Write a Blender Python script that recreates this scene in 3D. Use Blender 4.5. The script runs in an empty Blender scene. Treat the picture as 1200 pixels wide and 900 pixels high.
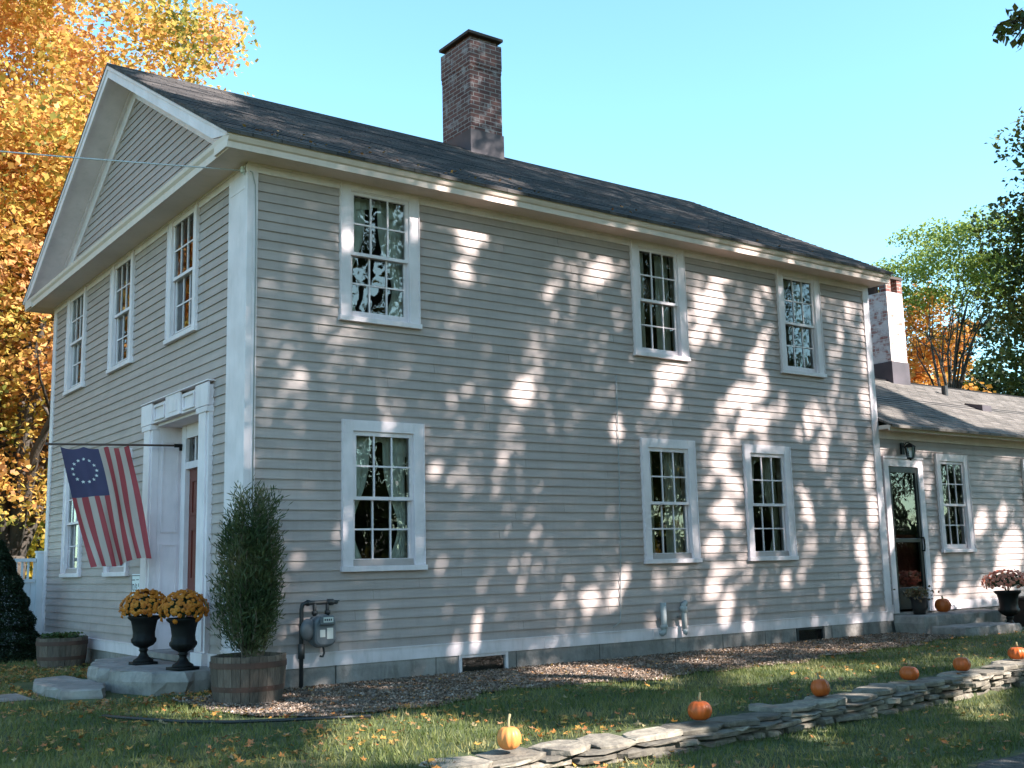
import bpy, math, random
import numpy as np
from mathutils import Vector, Matrix
R_ = math.radians
rng = np.random.default_rng(7)
random.seed(7)
SC = bpy.context.scene
COL = SC.collection
PI = math.pi

# ------------------------------------------------------------------ camera
CAM = np.array([-4.3249, -10.3497, 1.3184])
YAW, PITCH, ROLL, FPX = 0.6319, 0.1602, -0.0246, 1305.44
_f = np.array([math.sin(YAW)*math.cos(PITCH), math.cos(YAW)*math.cos(PITCH), math.sin(PITCH)])
_r = np.array([math.cos(YAW), -math.sin(YAW), 0.0])
_u = np.cross(_r, _f)
c_, s_ = math.cos(ROLL), math.sin(ROLL)
RIGHT, UP, FWD = c_*_r+s_*_u, -s_*_r+c_*_u, _f
cd = bpy.data.cameras.new('camera'); cam = bpy.data.objects.new('camera', cd); COL.objects.link(cam)
cam.matrix_world = Matrix(((RIGHT[0], UP[0], -FWD[0], CAM[0]), (RIGHT[1], UP[1], -FWD[1], CAM[1]),
                           (RIGHT[2], UP[2], -FWD[2], CAM[2]), (0, 0, 0, 1)))
cd.sensor_width = 36; cd.lens = 36*FPX/1200; cd.clip_end = 2000; cd.clip_start = 0.05
SC.camera = cam

# ------------------------------------------------------------------ light
SUN_EL, SUN_AZ = R_(36), R_(25)          # azimuth measured from -Y towards +X
S = np.array([math.cos(SUN_EL)*math.sin(SUN_AZ), -math.cos(SUN_EL)*math.cos(SUN_AZ), math.sin(SUN_EL)])
w = bpy.data.worlds.new('World'); SC.world = w; w.use_nodes = True
nt = w.node_tree; nt.nodes.clear()
sky = nt.nodes.new('ShaderNodeTexSky'); sky.sky_type = 'NISHITA'; sky.sun_disc = False
sky.sun_elevation = SUN_EL; sky.sun_rotation = PI - SUN_AZ
sky.air_density = 1.0; sky.dust_density = 0.6; sky.ozone_density = 1.0
bg = nt.nodes.new('ShaderNodeBackground'); bg.inputs[1].default_value = 0.122
wo = nt.nodes.new('ShaderNodeOutputWorld')
tint = nt.nodes.new('ShaderNodeVectorMath'); tint.operation = 'MULTIPLY'; tint.inputs[1].default_value = (.79, 1.10, 1.07)
nt.links.new(sky.outputs[0], tint.inputs[0]); nt.links.new(tint.outputs[0], bg.inputs[0]); nt.links.new(bg.outputs[0], wo.inputs[0])
ld = bpy.data.lights.new('sun', 'SUN'); ld.energy = 5.0; ld.angle = R_(0.53); ld.color = (1, .965, .90)
sun = bpy.data.objects.new('sun', ld); COL.objects.link(sun)
sun.rotation_euler = Vector(S).to_track_quat('Z', 'Y').to_euler()
SC.view_settings.view_transform = 'Standard'; SC.view_settings.look = 'None'
SC.view_settings.gamma = 1; SC.view_settings.exposure = 1.8
SC.view_settings.use_curve_mapping = False
try:
    SC.cycles.max_bounces = 8; SC.cycles.transparent_max_bounces = 12
    SC.cycles.caustics_reflective = False; SC.cycles.caustics_refractive = False
    SC.cycles.sample_clamp_indirect = 6
except Exception: pass

# ------------------------------------------------------------------ materials
def mat(name, col, rough=.7, var=0.0, scale=4.0, col2=None, island=0.0, bump=0.0, bscale=40.0, metal=0.0,
        stretch=None, spec=.4, transl=0.0, grime=None):
    m = bpy.data.materials.new(name); m.use_nodes = True
    n = m.node_tree; b = n.nodes['Principled BSDF']
    b.inputs['Roughness'].default_value = rough; b.inputs['Metallic'].default_value = metal
    b.inputs['Specular IOR Level'].default_value = spec
    tc = n.nodes.new('ShaderNodeTexCoord'); src = tc.outputs['Object']
    if stretch:
        mp = n.nodes.new('ShaderNodeMapping'); mp.inputs['Scale'].default_value = stretch
        n.links.new(src, mp.inputs[0]); src = mp.outputs[0]
    cur = None
    rgb = n.nodes.new('ShaderNodeRGB'); rgb.outputs[0].default_value = (*col, 1); cur = rgb.outputs[0]
    if col2 is not None:
        no = n.nodes.new('ShaderNodeTexNoise'); no.inputs['Scale'].default_value = scale
        no.inputs['Detail'].default_value = 6; no.inputs['Roughness'].default_value = .65
        n.links.new(src, no.inputs['Vector'])
        rp = n.nodes.new('ShaderNodeValToRGB'); rp.color_ramp.elements[0].position = .36
        rp.color_ramp.elements[1].position = .64
        rp.color_ramp.elements[0].color = (*col, 1); rp.color_ramp.elements[1].color = (*col2, 1)
        n.links.new(no.outputs[0], rp.inputs[0]); cur = rp.outputs[0]
    if var:
        no = n.nodes.new('ShaderNodeTexNoise'); no.inputs['Scale'].default_value = scale*.37
        no.inputs['Detail'].default_value = 5
        n.links.new(src, no.inputs['Vector'])
        mr = n.nodes.new('ShaderNodeMapRange'); mr.inputs[1].default_value = .3; mr.inputs[2].default_value = .7
        mr.inputs[3].default_value = 1-var; mr.inputs[4].default_value = 1+var
        n.links.new(no.outputs[0], mr.inputs[0])
        mx = n.nodes.new('ShaderNodeVectorMath'); mx.operation = 'SCALE'
        n.links.new(cur, mx.inputs[0]); n.links.new(mr.outputs[0], mx.inputs['Scale']); cur = mx.outputs[0]
    if island:
        ge = n.nodes.new('ShaderNodeNewGeometry')
        mr = n.nodes.new('ShaderNodeMapRange'); mr.inputs[3].default_value = 1-island; mr.inputs[4].default_value = 1+island
        n.links.new(ge.outputs['Random Per Island'], mr.inputs[0])
        mx = n.nodes.new('ShaderNodeVectorMath'); mx.operation = 'SCALE'
        n.links.new(cur, mx.inputs[0]); n.links.new(mr.outputs[0], mx.inputs['Scale']); cur = mx.outputs[0]
    n.links.new(cur, b.inputs['Base Color'])
    if bump:
        no = n.nodes.new('ShaderNodeTexNoise'); no.inputs['Scale'].default_value = bscale; no.inputs['Detail'].default_value = 5
        n.links.new(src, no.inputs['Vector'])
        bp = n.nodes.new('ShaderNodeBump'); bp.inputs['Strength'].default_value = bump; bp.inputs['Distance'].default_value = .02
        n.links.new(no.outputs[0], bp.inputs['Height']); n.links.new(bp.outputs[0], b.inputs['Normal'])
    return m

def grime(m, amount, base, height, tone, scale=7):
    """dirt with a shape of its own: streaks, and splashed soil near the ground"""
    n = m.node_tree; b = n.nodes['Principled BSDF']; src = b.inputs['Base Color'].links[0].from_socket
    ge = n.nodes.new('ShaderNodeNewGeometry'); mp = n.nodes.new('ShaderNodeMapping'); mp.inputs['Scale'].default_value = (scale, scale, scale*.22)
    n.links.new(ge.outputs['Position'], mp.inputs[0])
    no = n.nodes.new('ShaderNodeTexNoise'); no.inputs['Scale'].default_value = 1; no.inputs['Detail'].default_value = 7; no.inputs['Roughness'].default_value = .7
    n.links.new(mp.outputs[0], no.inputs['Vector'])
    r1 = n.nodes.new('ShaderNodeMapRange'); r1.inputs[1].default_value = .5; r1.inputs[2].default_value = .78; r1.inputs[3].default_value = 0; r1.inputs[4].default_value = amount
    n.links.new(no.outputs[0], r1.inputs[0]); f = r1.outputs[0]
    if base:
        sp = n.nodes.new('ShaderNodeSeparateXYZ'); n.links.new(ge.outputs['Position'], sp.inputs[0])
        r2 = n.nodes.new('ShaderNodeMapRange'); r2.inputs[1].default_value = height; r2.inputs[2].default_value = .3; r2.inputs[3].default_value = 0; r2.inputs[4].default_value = base
        n.links.new(sp.outputs[2], r2.inputs[0])
        mu = n.nodes.new('ShaderNodeMath'); mu.operation = 'MULTIPLY_ADD'; n.links.new(no.outputs[0], mu.inputs[0]); n.links.new(r2.outputs[0], mu.inputs[1]); n.links.new(f, mu.inputs[2]); f = mu.outputs[0]
    mx = n.nodes.new('ShaderNodeMix'); mx.data_type = 'RGBA'; mx.inputs['B'].default_value = (*tone, 1)
    n.links.new(f, mx.inputs['Factor']); n.links.new(src, mx.inputs['A']); n.links.new(mx.outputs['Result'], b.inputs['Base Color'])

def leafmat(name, cols, transl=.35, nscale=.35, rough=.55):
    """cols: list of colours picked by leaf and by clump"""
    m = bpy.data.materials.new(name); m.use_nodes = True
    n = m.node_tree; b = n.nodes['Principled BSDF']; out = n.nodes['Material Output']
    b.inputs['Roughness'].default_value = rough; b.inputs['Specular IOR Level'].default_value = .3
    tc = n.nodes.new('ShaderNodeTexCoord')
    no = n.nodes.new('ShaderNodeTexNoise'); no.inputs['Scale'].default_value = nscale; no.inputs['Detail'].default_value = 3
    n.links.new(tc.outputs['Object'], no.inputs['Vector'])
    ge = n.nodes.new('ShaderNodeNewGeometry')
    m1 = n.nodes.new('ShaderNodeMapRange'); m1.inputs[1].default_value = .3; m1.inputs[2].default_value = .7
    m1.inputs[3].default_value = 0; m1.inputs[4].default_value = .72
    n.links.new(no.outputs[0], m1.inputs[0])
    m2 = n.nodes.new('ShaderNodeMath'); m2.operation = 'MULTIPLY_ADD'
    m2.inputs[1].default_value = .4; n.links.new(ge.outputs['Random Per Island'], m2.inputs[0])
    n.links.new(m1.outputs[0], m2.inputs[2])
    m3 = n.nodes.new('ShaderNodeMath'); m3.operation = 'SUBTRACT'; m3.inputs[1].default_value = .06
    n.links.new(m2.outputs[0], m3.inputs[0])
    rp = n.nodes.new('ShaderNodeValToRGB'); els = rp.color_ramp.elements
    els[0].position = 0; els[0].color = (*cols[0], 1); els[1].position = 1; els[1].color = (*cols[-1], 1)
    for i in range(1, len(cols)-1):
        e = els.new(i/(len(cols)-1)); e.color = (*cols[i], 1)
    n.links.new(m3.outputs[0], rp.inputs[0])
    n.links.new(rp.outputs[0], b.inputs['Base Color'])
    tr = n.nodes.new('ShaderNodeBsdfTranslucent'); n.links.new(rp.outputs[0], tr.inputs[0])
    mx = n.nodes.new('ShaderNodeMixShader'); mx.inputs[0].default_value = transl
    n.links.new(b.outputs[0], mx.inputs[1]); n.links.new(tr.outputs[0], mx.inputs[2]); n.links.new(mx.outputs[0], out.inputs[0])
    return m

def glassmat():
    m = bpy.data.materials.new('window_glass'); m.use_nodes = True
    n = m.node_tree; n.nodes.remove(n.nodes['Principled BSDF']); out = n.nodes['Material Output']
    t = n.nodes.new('ShaderNodeBsdfTransparent'); t.inputs[0].default_value = (.86, .9, .88, 1)
    g = n.nodes.new('ShaderNodeBsdfGlossy'); g.inputs['Roughness'].default_value = .01
    g.inputs[0].default_value = (.95, .97, 1, 1)
    fr = n.nodes.new('ShaderNodeFresnel'); fr.inputs[0].default_value = 1.75
    tc = n.nodes.new('ShaderNodeTexCoord'); ge = n.nodes.new('ShaderNodeNewGeometry')
    no = n.nodes.new('ShaderNodeTexNoise'); no.noise_dimensions = '4D'; no.inputs['Scale'].default_value = 3.2; no.inputs['Detail'].default_value = 2
    n.links.new(tc.outputs['Object'], no.inputs['Vector'])
    mm = n.nodes.new('ShaderNodeMath'); mm.operation = 'MULTIPLY'; mm.inputs[1].default_value = 37
    n.links.new(ge.outputs['Random Per Island'], mm.inputs[0]); n.links.new(mm.outputs[0], no.inputs['W'])
    bp = n.nodes.new('ShaderNodeBump'); bp.inputs['Strength'].default_value = .2; bp.inputs['Distance'].default_value = .012
    n.links.new(no.outputs[0], bp.inputs['Height'])
    n.links.new(bp.outputs[0], g.inputs['Normal'])
    mx = n.nodes.new('ShaderNodeMixShader')
    n.links.new(fr.outputs[0], mx.inputs[0]); n.links.new(t.outputs[0], mx.inputs[1]); n.links.new(g.outputs[0], mx.inputs[2])
    n.links.new(mx.outputs[0], out.inputs[0])
    return m

def brickmat(name, c1, c2, mortar, sx=1.0, wash=None, washamt=0.5):
    m = bpy.data.materials.new(name); m.use_nodes = True
    n = m.node_tree; b = n.nodes['Principled BSDF']; b.inputs['Roughness'].default_value = .85
    tc = n.nodes.new('ShaderNodeTexCoord')
    sep = n.nodes.new('ShaderNodeSeparateXYZ'); n.links.new(tc.outputs['Object'], sep.inputs[0])
    ad = n.nodes.new('ShaderNodeMath'); ad.operation = 'ADD'
    n.links.new(sep.outputs[0], ad.inputs[0]); n.links.new(sep.outputs[1], ad.inputs[1])
    cb = n.nodes.new('ShaderNodeCombineXYZ'); n.links.new(ad.outputs[0], cb.inputs[0]); n.links.new(sep.outputs[2], cb.inputs[1])
    br = n.nodes.new('ShaderNodeTexBrick'); br.inputs['Scale'].default_value = 1
    br.inputs['Brick Width'].default_value = .215; br.inputs['Row Height'].default_value = .072
    br.inputs['Mortar Size'].default_value = .0075; br.inputs['Mortar Smooth'].default_value = .3
    br.inputs['Color1'].default_value = (*c1, 1); br.inputs['Color2'].default_value = (*c2, 1); br.inputs['Mortar'].default_value = (*mortar, 1)
    n.links.new(cb.outputs[0], br.inputs['Vector'])
    no = n.nodes.new('ShaderNodeTexNoise'); no.inputs['Scale'].default_value = 5; no.inputs['Detail'].default_value = 7; no.inputs['Roughness'].default_value = .7
    n.links.new(tc.outputs['Object'], no.inputs['Vector'])
    rp = n.nodes.new('ShaderNodeValToRGB'); rp.color_ramp.elements[0].position = 1-washamt-.06; rp.color_ramp.elements[1].position = 1-washamt+.08
    n.links.new(no.outputs[0], rp.inputs[0])
    mx = n.nodes.new('ShaderNodeMix'); mx.data_type = 'RGBA'
    mx.inputs['B'].default_value = (*(wash or mortar), 1)
    n.links.new(rp.outputs[0], mx.inputs['Factor']); n.links.new(br.outputs['Color'], mx.inputs['A'])
    n.links.new(mx.outputs['Result'], b.inputs['Base Color'])
    bp = n.nodes.new('ShaderNodeBump'); bp.inputs['Strength'].default_value = .9; bp.inputs['Distance'].default_value = .012
    inv = n.nodes.new('ShaderNodeMath'); inv.operation = 'SUBTRACT'; inv.inputs[0].default_value = 1
    n.links.new(br.outputs['Fac'], inv.inputs[1])
    m3 = n.nodes.new('ShaderNodeMath'); m3.operation = 'MULTIPLY_ADD'; m3.inputs[1].default_value = .5
    n.links.new(no.outputs[0], m3.inputs[0]); n.links.new(inv.outputs[0], m3.inputs[2])
    n.links.new(m3.outputs[0], bp.inputs['Height']); n.links.new(bp.outputs[0], b.inputs['Normal'])
    return m

def shinglemat(name, c1, c2, slope):
    m = bpy.data.materials.new(name); m.use_nodes = True
    n = m.node_tree; b = n.nodes['Principled BSDF']; b.inputs['Roughness'].default_value = .9; b.inputs['Specular IOR Level'].default_value = .25
    tc = n.nodes.new('ShaderNodeTexCoord')
    sep = n.nodes.new('ShaderNodeSeparateXYZ'); n.links.new(tc.outputs['Object'], sep.inputs[0])
    k = n.nodes.new('ShaderNodeMath'); k.operation = 'MULTIPLY'; k.inputs[1].default_value = 1/math.cos(math.atan(slope))
    n.links.new(sep.outputs[1], k.inputs[0])
    cb = n.nodes.new('ShaderNodeCombineXYZ'); n.links.new(sep.outputs[0], cb.inputs[0]); n.links.new(k.outputs[0], cb.inputs[1])
    br = n.nodes.new('ShaderNodeTexBrick'); br.inputs['Scale'].default_value = 1
    br.inputs['Brick Width'].default_value = .31; br.inputs['Row Height'].default_value = .145
    br.inputs['Mortar Size'].default_value = .007; br.inputs['Mortar Smooth'].default_value = .2
    br.inputs['Color1'].default_value = (*c1, 1); br.inputs['Color2'].default_value = (*c2, 1); br.inputs['Mortar'].default_value = (.012, .011, .012, 1)
    n.links.new(cb.outputs[0], br.inputs['Vector'])
    no = n.nodes.new('ShaderNodeTexNoise'); no.inputs['Scale'].default_value = 2.2; no.inputs['Detail'].default_value = 8; no.inputs['Roughness'].default_value = .75
    n.links.new(tc.outputs['Object'], no.inputs['Vector'])
    mr = n.nodes.new('ShaderNodeMapRange'); mr.inputs[1].default_value = .3; mr.inputs[2].default_value = .7; mr.inputs[3].default_value = .6; mr.inputs[4].default_value = 1.5
    n.links.new(no.outputs[0], mr.inputs[0])
    mx = n.nodes.new('ShaderNodeVectorMath'); mx.operation = 'SCALE'
    n.links.new(br.outputs['Color'], mx.inputs[0]); n.links.new(mr.outputs[0], mx.inputs['Scale'])
    n.links.new(mx.outputs[0], b.inputs['Base Color'])
    n2 = n.nodes.new('ShaderNodeTexNoise'); n2.inputs['Scale'].default_value = 60; n2.inputs['Detail'].default_value = 3
    n.links.new(tc.outputs['Object'], n2.inputs['Vector'])
    bp = n.nodes.new('ShaderNodeBump'); bp.inputs['Strength'].default_value = .8; bp.inputs['Distance'].default_value = .012
    n.links.new(n2.outputs[0], bp.inputs['Height']); n.links.new(bp.outputs[0], b.inputs['Normal'])
    return m

M = {}
M['siding'] = mat('grey_clapboard_paint', (.41, .322, .304), .55, var=.10, scale=5, island=.05, bump=.06, bscale=30, stretch=(1, 1, 6))
M['trim'] = mat('white_trim_paint', (.77, .65, .675), .5, var=.09, scale=9, island=.03)
M['soffit'] = mat('soffit_paint_warm_bounce', (.72, .56, .50), .55, var=.05, scale=4)  # cream tone includes the warm light bounced up from the sunlit bed
M['concrete'] = mat('grey_foundation_stone', (.235, .205, .195), .9, var=.2, scale=4, col2=(.33, .29, .275), bump=.5, bscale=18)
M['roof'] = shinglemat('charcoal_shingles', (.042, .036, .036), (.088, .074, .070), .558)
M['roof2'] = shinglemat('grey_brown_shingles', (.10, .085, .076), (.155, .132, .12), .52)
M['brick'] = brickmat('red_chimney_brick', (.085, .030, .028), (.15, .062, .052), (.30, .26, .25), wash=(.32, .27, .27), washamt=.41)
M['redbrick'] = brickmat('red_pier_brick', (.16, .05, .04), (.21, .085, .065), (.36, .31, .29), wash=(.3, .26, .26), washamt=.4)
M['brickwhite'] = brickmat('whitewashed_brick', (.30, .12, .10), (.36, .17, .14), (.6, .55, .52), wash=(.66, .58, .56), washamt=.54)
M['lead'] = mat('lead_flashing', (.075, .058, .066), .55, var=.3, scale=6, metal=.2)
M['cap'] = mat('chimney_capstone', (.07, .05, .045), .9, var=.3, scale=8)
M['glass'] = glassmat()
M['curtain'] = mat('white_curtain_cloth', (.72, .72, .68), .9, var=.05)
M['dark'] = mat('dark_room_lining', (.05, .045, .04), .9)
M['wood_in'] = mat('room_floor', (.12, .08, .05), .6)
M['reddoor'] = mat('brick_red_door_paint', (.15, .028, .02), .45, var=.1, scale=6)
M['blackpaint'] = mat('black_door_paint', (.012, .012, .012), .35)
M['iron'] = mat('black_cast_iron', (.006, .006, .006), .6, var=.3, scale=20, spec=.2)
M['brass'] = mat('dark_brass', (.10, .07, .03), .4, metal=.8)
M['greymetal'] = mat('grey_meter_paint', (.115, .125, .14), .45, var=.12, scale=14)
M['darkpipe'] = mat('dark_iron_pipe', (.03, .03, .032), .5, var=.3, scale=20)
M['galv'] = mat('grey_plastic_pipe', (.33, .33, .33), .5, var=.15, scale=14)
M['label'] = mat('pale_label', (.55, .55, .53), .6)
M['white'] = mat('white_sign_paint', (.78, .78, .8), .5)
M['ink'] = mat('dark_ink', (.03, .03, .04), .7)
M['barrel'] = mat('weathered_oak_staves', (.085, .060, .046), .85, island=.3, scale=9, col2=(.135, .10, .08), bump=.5, bscale=14, stretch=(6, 6, 1))
M['hoop'] = mat('rusty_hoop', (.075, .036, .026), .75, var=.3, scale=14)
M['soil'] = mat('potting_soil', (.035, .026, .02), .95, bump=1, bscale=60)
M['stone'] = mat('fieldstone', (.125, .104, .085), .9, island=.45, scale=9, col2=(.25, .21, .165), bump=.8, bscale=16)
M['slab'] = mat('grey_step_stone', (.20, .175, .165), .85, var=.25, scale=4, col2=(.30, .265, .245), bump=1.0, bscale=9)
M['pumpkin'] = mat('orange_pumpkin_rind', (.44, .085, .012), .45, var=.15, scale=12)
M['pumpkin_pale'] = mat('pale_orange_pumpkin_rind', (.60, .22, .06), .45, var=.15, scale=12)
M['stem'] = mat('pumpkin_stem', (.24, .19, .10), .8, var=.2, scale=30)
M['bark'] = mat('grey_brown_bark', (.075, .06, .05), .95, var=.3, scale=3, bump=1, bscale=12, stretch=(3, 3, .6))
M['hose'] = mat('black_rubber', (.02, .02, .022), .5)
M['red'] = mat('faded_red_cloth', (.44, .085, .10), .85, var=.08, scale=9)
M['cream'] = mat('off_white_cloth', (.60, .50, .46), .85, var=.06, scale=9)
M['blue'] = mat('dusty_navy_cloth', (.085, .08, .165), .85, var=.1, scale=9)
M['star'] = mat('white_star_cloth', (.75, .75, .78), .8)
M['pole'] = mat('brown_flagpole_wood', (.09, .05, .04), .5)
M['fence'] = mat('white_fence_paint', (.62, .62, .66), .6, var=.1, scale=5)
M['steel'] = mat('dull_steel', (.4, .4, .42), .35, metal=.9)
M['planter'] = mat('black_planter', (.02, .016, .016), .6)
M['wire'] = mat('pale_aluminium_wire', (.5, .48, .5), .5)
M['cable'] = mat('grey_cable_jacket', (.33, .31, .30), .6)
M['farwall'] = mat('pale_plaster', (.30, .27, .24), .8)

grime(M['siding'], .22, .55, .95, (.15, .125, .11))
grime(M['trim'], .22, .5, .75, (.25, .21, .19), 9)
grime(M['soffit'], .2, 0, 0, (.30, .24, .18), 8)
grime(M['concrete'], .5, .5, .34, (.07, .06, .05), 8)
grime(M['slab'], .55, 0, 0, (.06, .055, .05), 11)
grime(M['stone'], .6, 0, 0, (.035, .03, .025), 14)
# ------------------------------------------------------------------ mesh helpers
class MB:
    def __init__(s): s.v = []; s.f = []; s.m = []
    def add(s, vs, fs, mi=0):
        b = len(s.v); s.v += [tuple(map(float, p)) for p in vs]
        for f in fs: s.f.append(tuple(b+i for i in f)); s.m.append(mi)
    def box(s, x0, x1, y0, y1, z0, z1, mi=0):
        s.add([(x0,y0,z0),(x1,y0,z0),(x1,y1,z0),(x0,y1,z0),(x0,y0,z1),(x1,y0,z1),(x1,y1,z1),(x0,y1,z1)],
              [(0,3,2,1),(4,5,6,7),(0,1,5,4),(1,2,6,5),(2,3,7,6),(3,0,4,7)], mi)
    def hexa(s, p, mi=0):   # 8 points, bottom ring then top ring
        s.add(p, [(0,3,2,1),(4,5,6,7),(0,1,5,4),(1,2,6,5),(2,3,7,6),(3,0,4,7)], mi)
    def prism(s, poly, a, b, fn, mi=0):  # poly list of 2d; fn(p,t)->xyz
        n = len(poly)
        s.add([fn(p, a) for p in poly]+[fn(p, b) for p in poly],
              [tuple(range(n-1,-1,-1)), tuple(range(n,2*n))]+[(i,(i+1)%n,n+(i+1)%n,n+i) for i in range(n)], mi)
    def tube(s, pts, rad, n=8, mi=0, cap=True):
        pts = [Vector(p) for p in pts]; rad = rad if hasattr(rad, '__len__') else [rad]*len(pts)
        b = len(s.v); up = None
        for i, p in enumerate(pts):
            d = (pts[min(i+1, len(pts)-1)]-pts[max(i-1, 0)]).normalized()
            if up is None: up = d.orthogonal().normalized()
            e = (up-d*up.dot(d)); e = e.normalized() if e.length > 1e-5 else d.orthogonal().normalized(); up = e
            g = d.cross(e)
            for k in range(n):
                a = 2*PI*k/n; q = p+(e*math.cos(a)+g*math.sin(a))*rad[i]; s.v.append(tuple(q))
        for i in range(len(pts)-1):
            for k in range(n):
                s.f.append((b+i*n+k, b+i*n+(k+1)%n, b+(i+1)*n+(k+1)%n, b+(i+1)*n+k)); s.m.append(mi)
        if cap:
            s.f.append(tuple(b+k for k in range(n-1,-1,-1))); s.m.append(mi)
            s.f.append(tuple(b+(len(pts)-1)*n+k for k in range(n))); s.m.append(mi)
    def lathe(s, prof, c=(0,0,0), n=24, mi=0, cap=True, wob=None):
        b = len(s.v)
        for r, z in prof:
            for k in range(n):
                a = 2*PI*k/n; q = r*(wob(a, z) if wob else 1)
                s.v.append((c[0]+q*math.cos(a), c[1]+q*math.sin(a), c[2]+z))
        for i in range(len(prof)-1):
            for k in range(n):
                s.f.append((b+i*n+k, b+i*n+(k+1)%n, b+(i+1)*n+(k+1)%n, b+(i+1)*n+k)); s.m.append(mi)
        if cap:
            s.f.append(tuple(b+k for k in range(n-1,-1,-1))); s.m.append(mi)
            s.f.append(tuple(b+(len(prof)-1)*n+k for k in range(n))); s.m.append(mi)
    def build(s, name, mats, parent=None, smooth=False, bevel=0):
        me = bpy.data.meshes.new(name); me.from_pydata(s.v, [], s.f)
        mats = mats if isinstance(mats, (list, tuple)) else [mats]
        for x in mats: me.materials.append(x)
        if len(mats) > 1: me.polygons.foreach_set('material_index', s.m)
        if smooth: me.polygons.foreach_set('use_smooth', [True]*len(s.f))
        me.update()
        o = bpy.data.objects.new(name, me); COL.objects.link(o)
        if parent: o.parent = parent
        if bevel:
            md = o.modifiers.new('bevel', 'BEVEL'); md.width = bevel; md.segments = 2; md.limit_method = 'ANGLE'
        return o

def npmesh(name, V, F, m, parent=None, smooth=False):
    V = np.asarray(V, np.float32); F = np.asarray(F, np.int32); k = F.shape[1]
    me = bpy.data.meshes.new(name)
    me.vertices.add(len(V)); me.vertices.foreach_set('co', V.ravel())
    me.loops.add(F.size); me.loops.foreach_set('vertex_index', F.ravel())
    me.polygons.add(len(F)); me.polygons.foreach_set('loop_start', np.arange(0, F.size, k, dtype=np.int32))
    me.polygons.foreach_set('loop_total', np.full(len(F), k, np.int32))
    if smooth: me.polygons.foreach_set('use_smooth', np.ones(len(F), bool))
    me.materials.append(m); me.update(calc_edges=True); me.validate()
    o = bpy.data.objects.new(name, me); COL.objects.link(o)
    if parent: o.parent = parent
    return o

def thing(name, label, cat, loc=(0, 0, 0), rz=0, group=None):
    o = bpy.data.objects.new(name, None); COL.objects.link(o); o.location = loc; o.rotation_euler = (0, 0, rz)
    o.empty_display_size = .2
    return tag(o, label, cat, group)
def tag(o, label, cat, group=None, kind=None):
    o['label'] = label; o['category'] = cat
    if group: o['group'] = group
    if kind: o['kind'] = kind
    return o
def struct(o): o['kind'] = 'structure'; return o
def dup(root, loc, rz=0, label=None, group=None):
    def cp(o, par):
        c = o.copy(); COL.objects.link(c)
        if par: c.parent = par
        for ch in list(o.children): cp(ch, c)
        return c
    r = cp(root, None); r.location = loc; r.rotation_euler = (0, 0, rz)
    if label: r['label'] = label
    if group: r['group'] = group
    return r

def norm(a): return a/np.maximum(np.linalg.norm(a, axis=-1, keepdims=True), 1e-9)
def leaf_quads(P, size, flat=.35, lean=None, fold=.25, aspect=.75):
    """kite-shaped leaves at P, bent along the midrib: 2 triangles-as-quad each -> verts (N,4,3)"""
    n = len(P); size = np.broadcast_to(size, (n,))[:, None]
    nr = rng.normal(size=(n, 3)); nr[:, 2] = np.abs(nr[:, 2])*(1+flat*2)+flat
    if lean is not None: nr = nr+lean
    nr = norm(nr); t = norm(np.cross(nr, rng.normal(size=(n, 3)))); b = np.cross(nr, t)
    A = P-t*size*.5; C = P+t*size*.5
    B = P+b*size*aspect*.5+nr*size*fold*.3-t*size*.05; D = P-b*size*aspect*.5+nr*size*fold*.3-t*size*.05
    V = np.stack([A, B, C, D], 1).reshape(-1, 3)
    F = np.arange(n*4).reshape(n, 4)
    return V, F
def clump_points(centers, radii, per, squash=.7):
    out = []
    for c, r in zip(centers, radii):
        k = max(3, int(per*r*r)); d = rng.normal(size=(k, 3)); d = norm(d)*rng.random((k, 1))**.45
        d[:, 2] *= squash; out.append(c+d*r)
    return np.concatenate(out)
def ellipsoid_centers(c, r, n, shell=.45):
    d = norm(rng.normal(size=(n, 3)))*rng.random((n, 1))**shell
    return np.array(c)+d*np.array(r)

# ------------------------------------------------------------------ ground
def smooth(a, b, x):
    t = np.clip((x-a)/(b-a), 0, 1); return t*t*(3-2*t)
WL = np.array([(-.62, -4.70), (.53, -4.68), (1.01, -4.67), (2.3, -4.55), (3.1, -4.41), (3.44, -4.39), (3.5, -4.36), (4.5, -4.21), (5.6, -4.08), (7, -3.84), (9.5, -3.5), (12, -3.2)])
def wall_y(x): return np.interp(x, WL[:, 0], WL[:, 1])
ZU = .16
def zl(x): return np.interp(x, [-1.5, .5, 3, 5, 9], [.075, .06, .01, -.02, -.03])
def ground_z(x, y):
    x = np.asarray(x, float); y = np.asarray(y, float)
    d = y-wall_y(x)
    step = smooth(-.02, .10, d)
    soft = smooth(-1.6, .6, d)
    k = smooth(-.9, -.35, x)
    lo = zl(x); h = lo+(ZU-lo)*(step*k+soft*(1-k))
    near = np.exp(-((x-3)/14)**2-((y+4)/9)**2)
    h = h+near*.012*(np.sin(x*2.3+y*1.1)+np.sin(x*.9-y*2.7+1))*smooth(.15, .8, np.abs(d))*smooth(.0, .8, -y)
    return h
xs = np.concatenate([[-400, -200, -100, -60, -35, -22, -16], np.arange(-12, 14, .1), [15, 17, 20, 25, 32, 45, 70, 120, 220, 400]])
ys = np.concatenate([[-400, -200, -100, -60, -35, -22, -16], np.arange(-12, 1, .1), [2, 4, 7, 10, 14, 20, 30, 45, 70, 120, 220, 400]])
X, Y = np.meshgrid(xs, ys); Z = ground_z(X, Y)
V = np.stack([X, Y, Z], -1).reshape(-1, 3); nx, ny = len(xs), len(ys)
I = np.arange(nx*ny).reshape(ny, nx)
F = np.stack([I[:-1, :-1], I[:-1, 1:], I[1:, 1:], I[1:, :-1]], -1).reshape(-1, 4)
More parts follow.
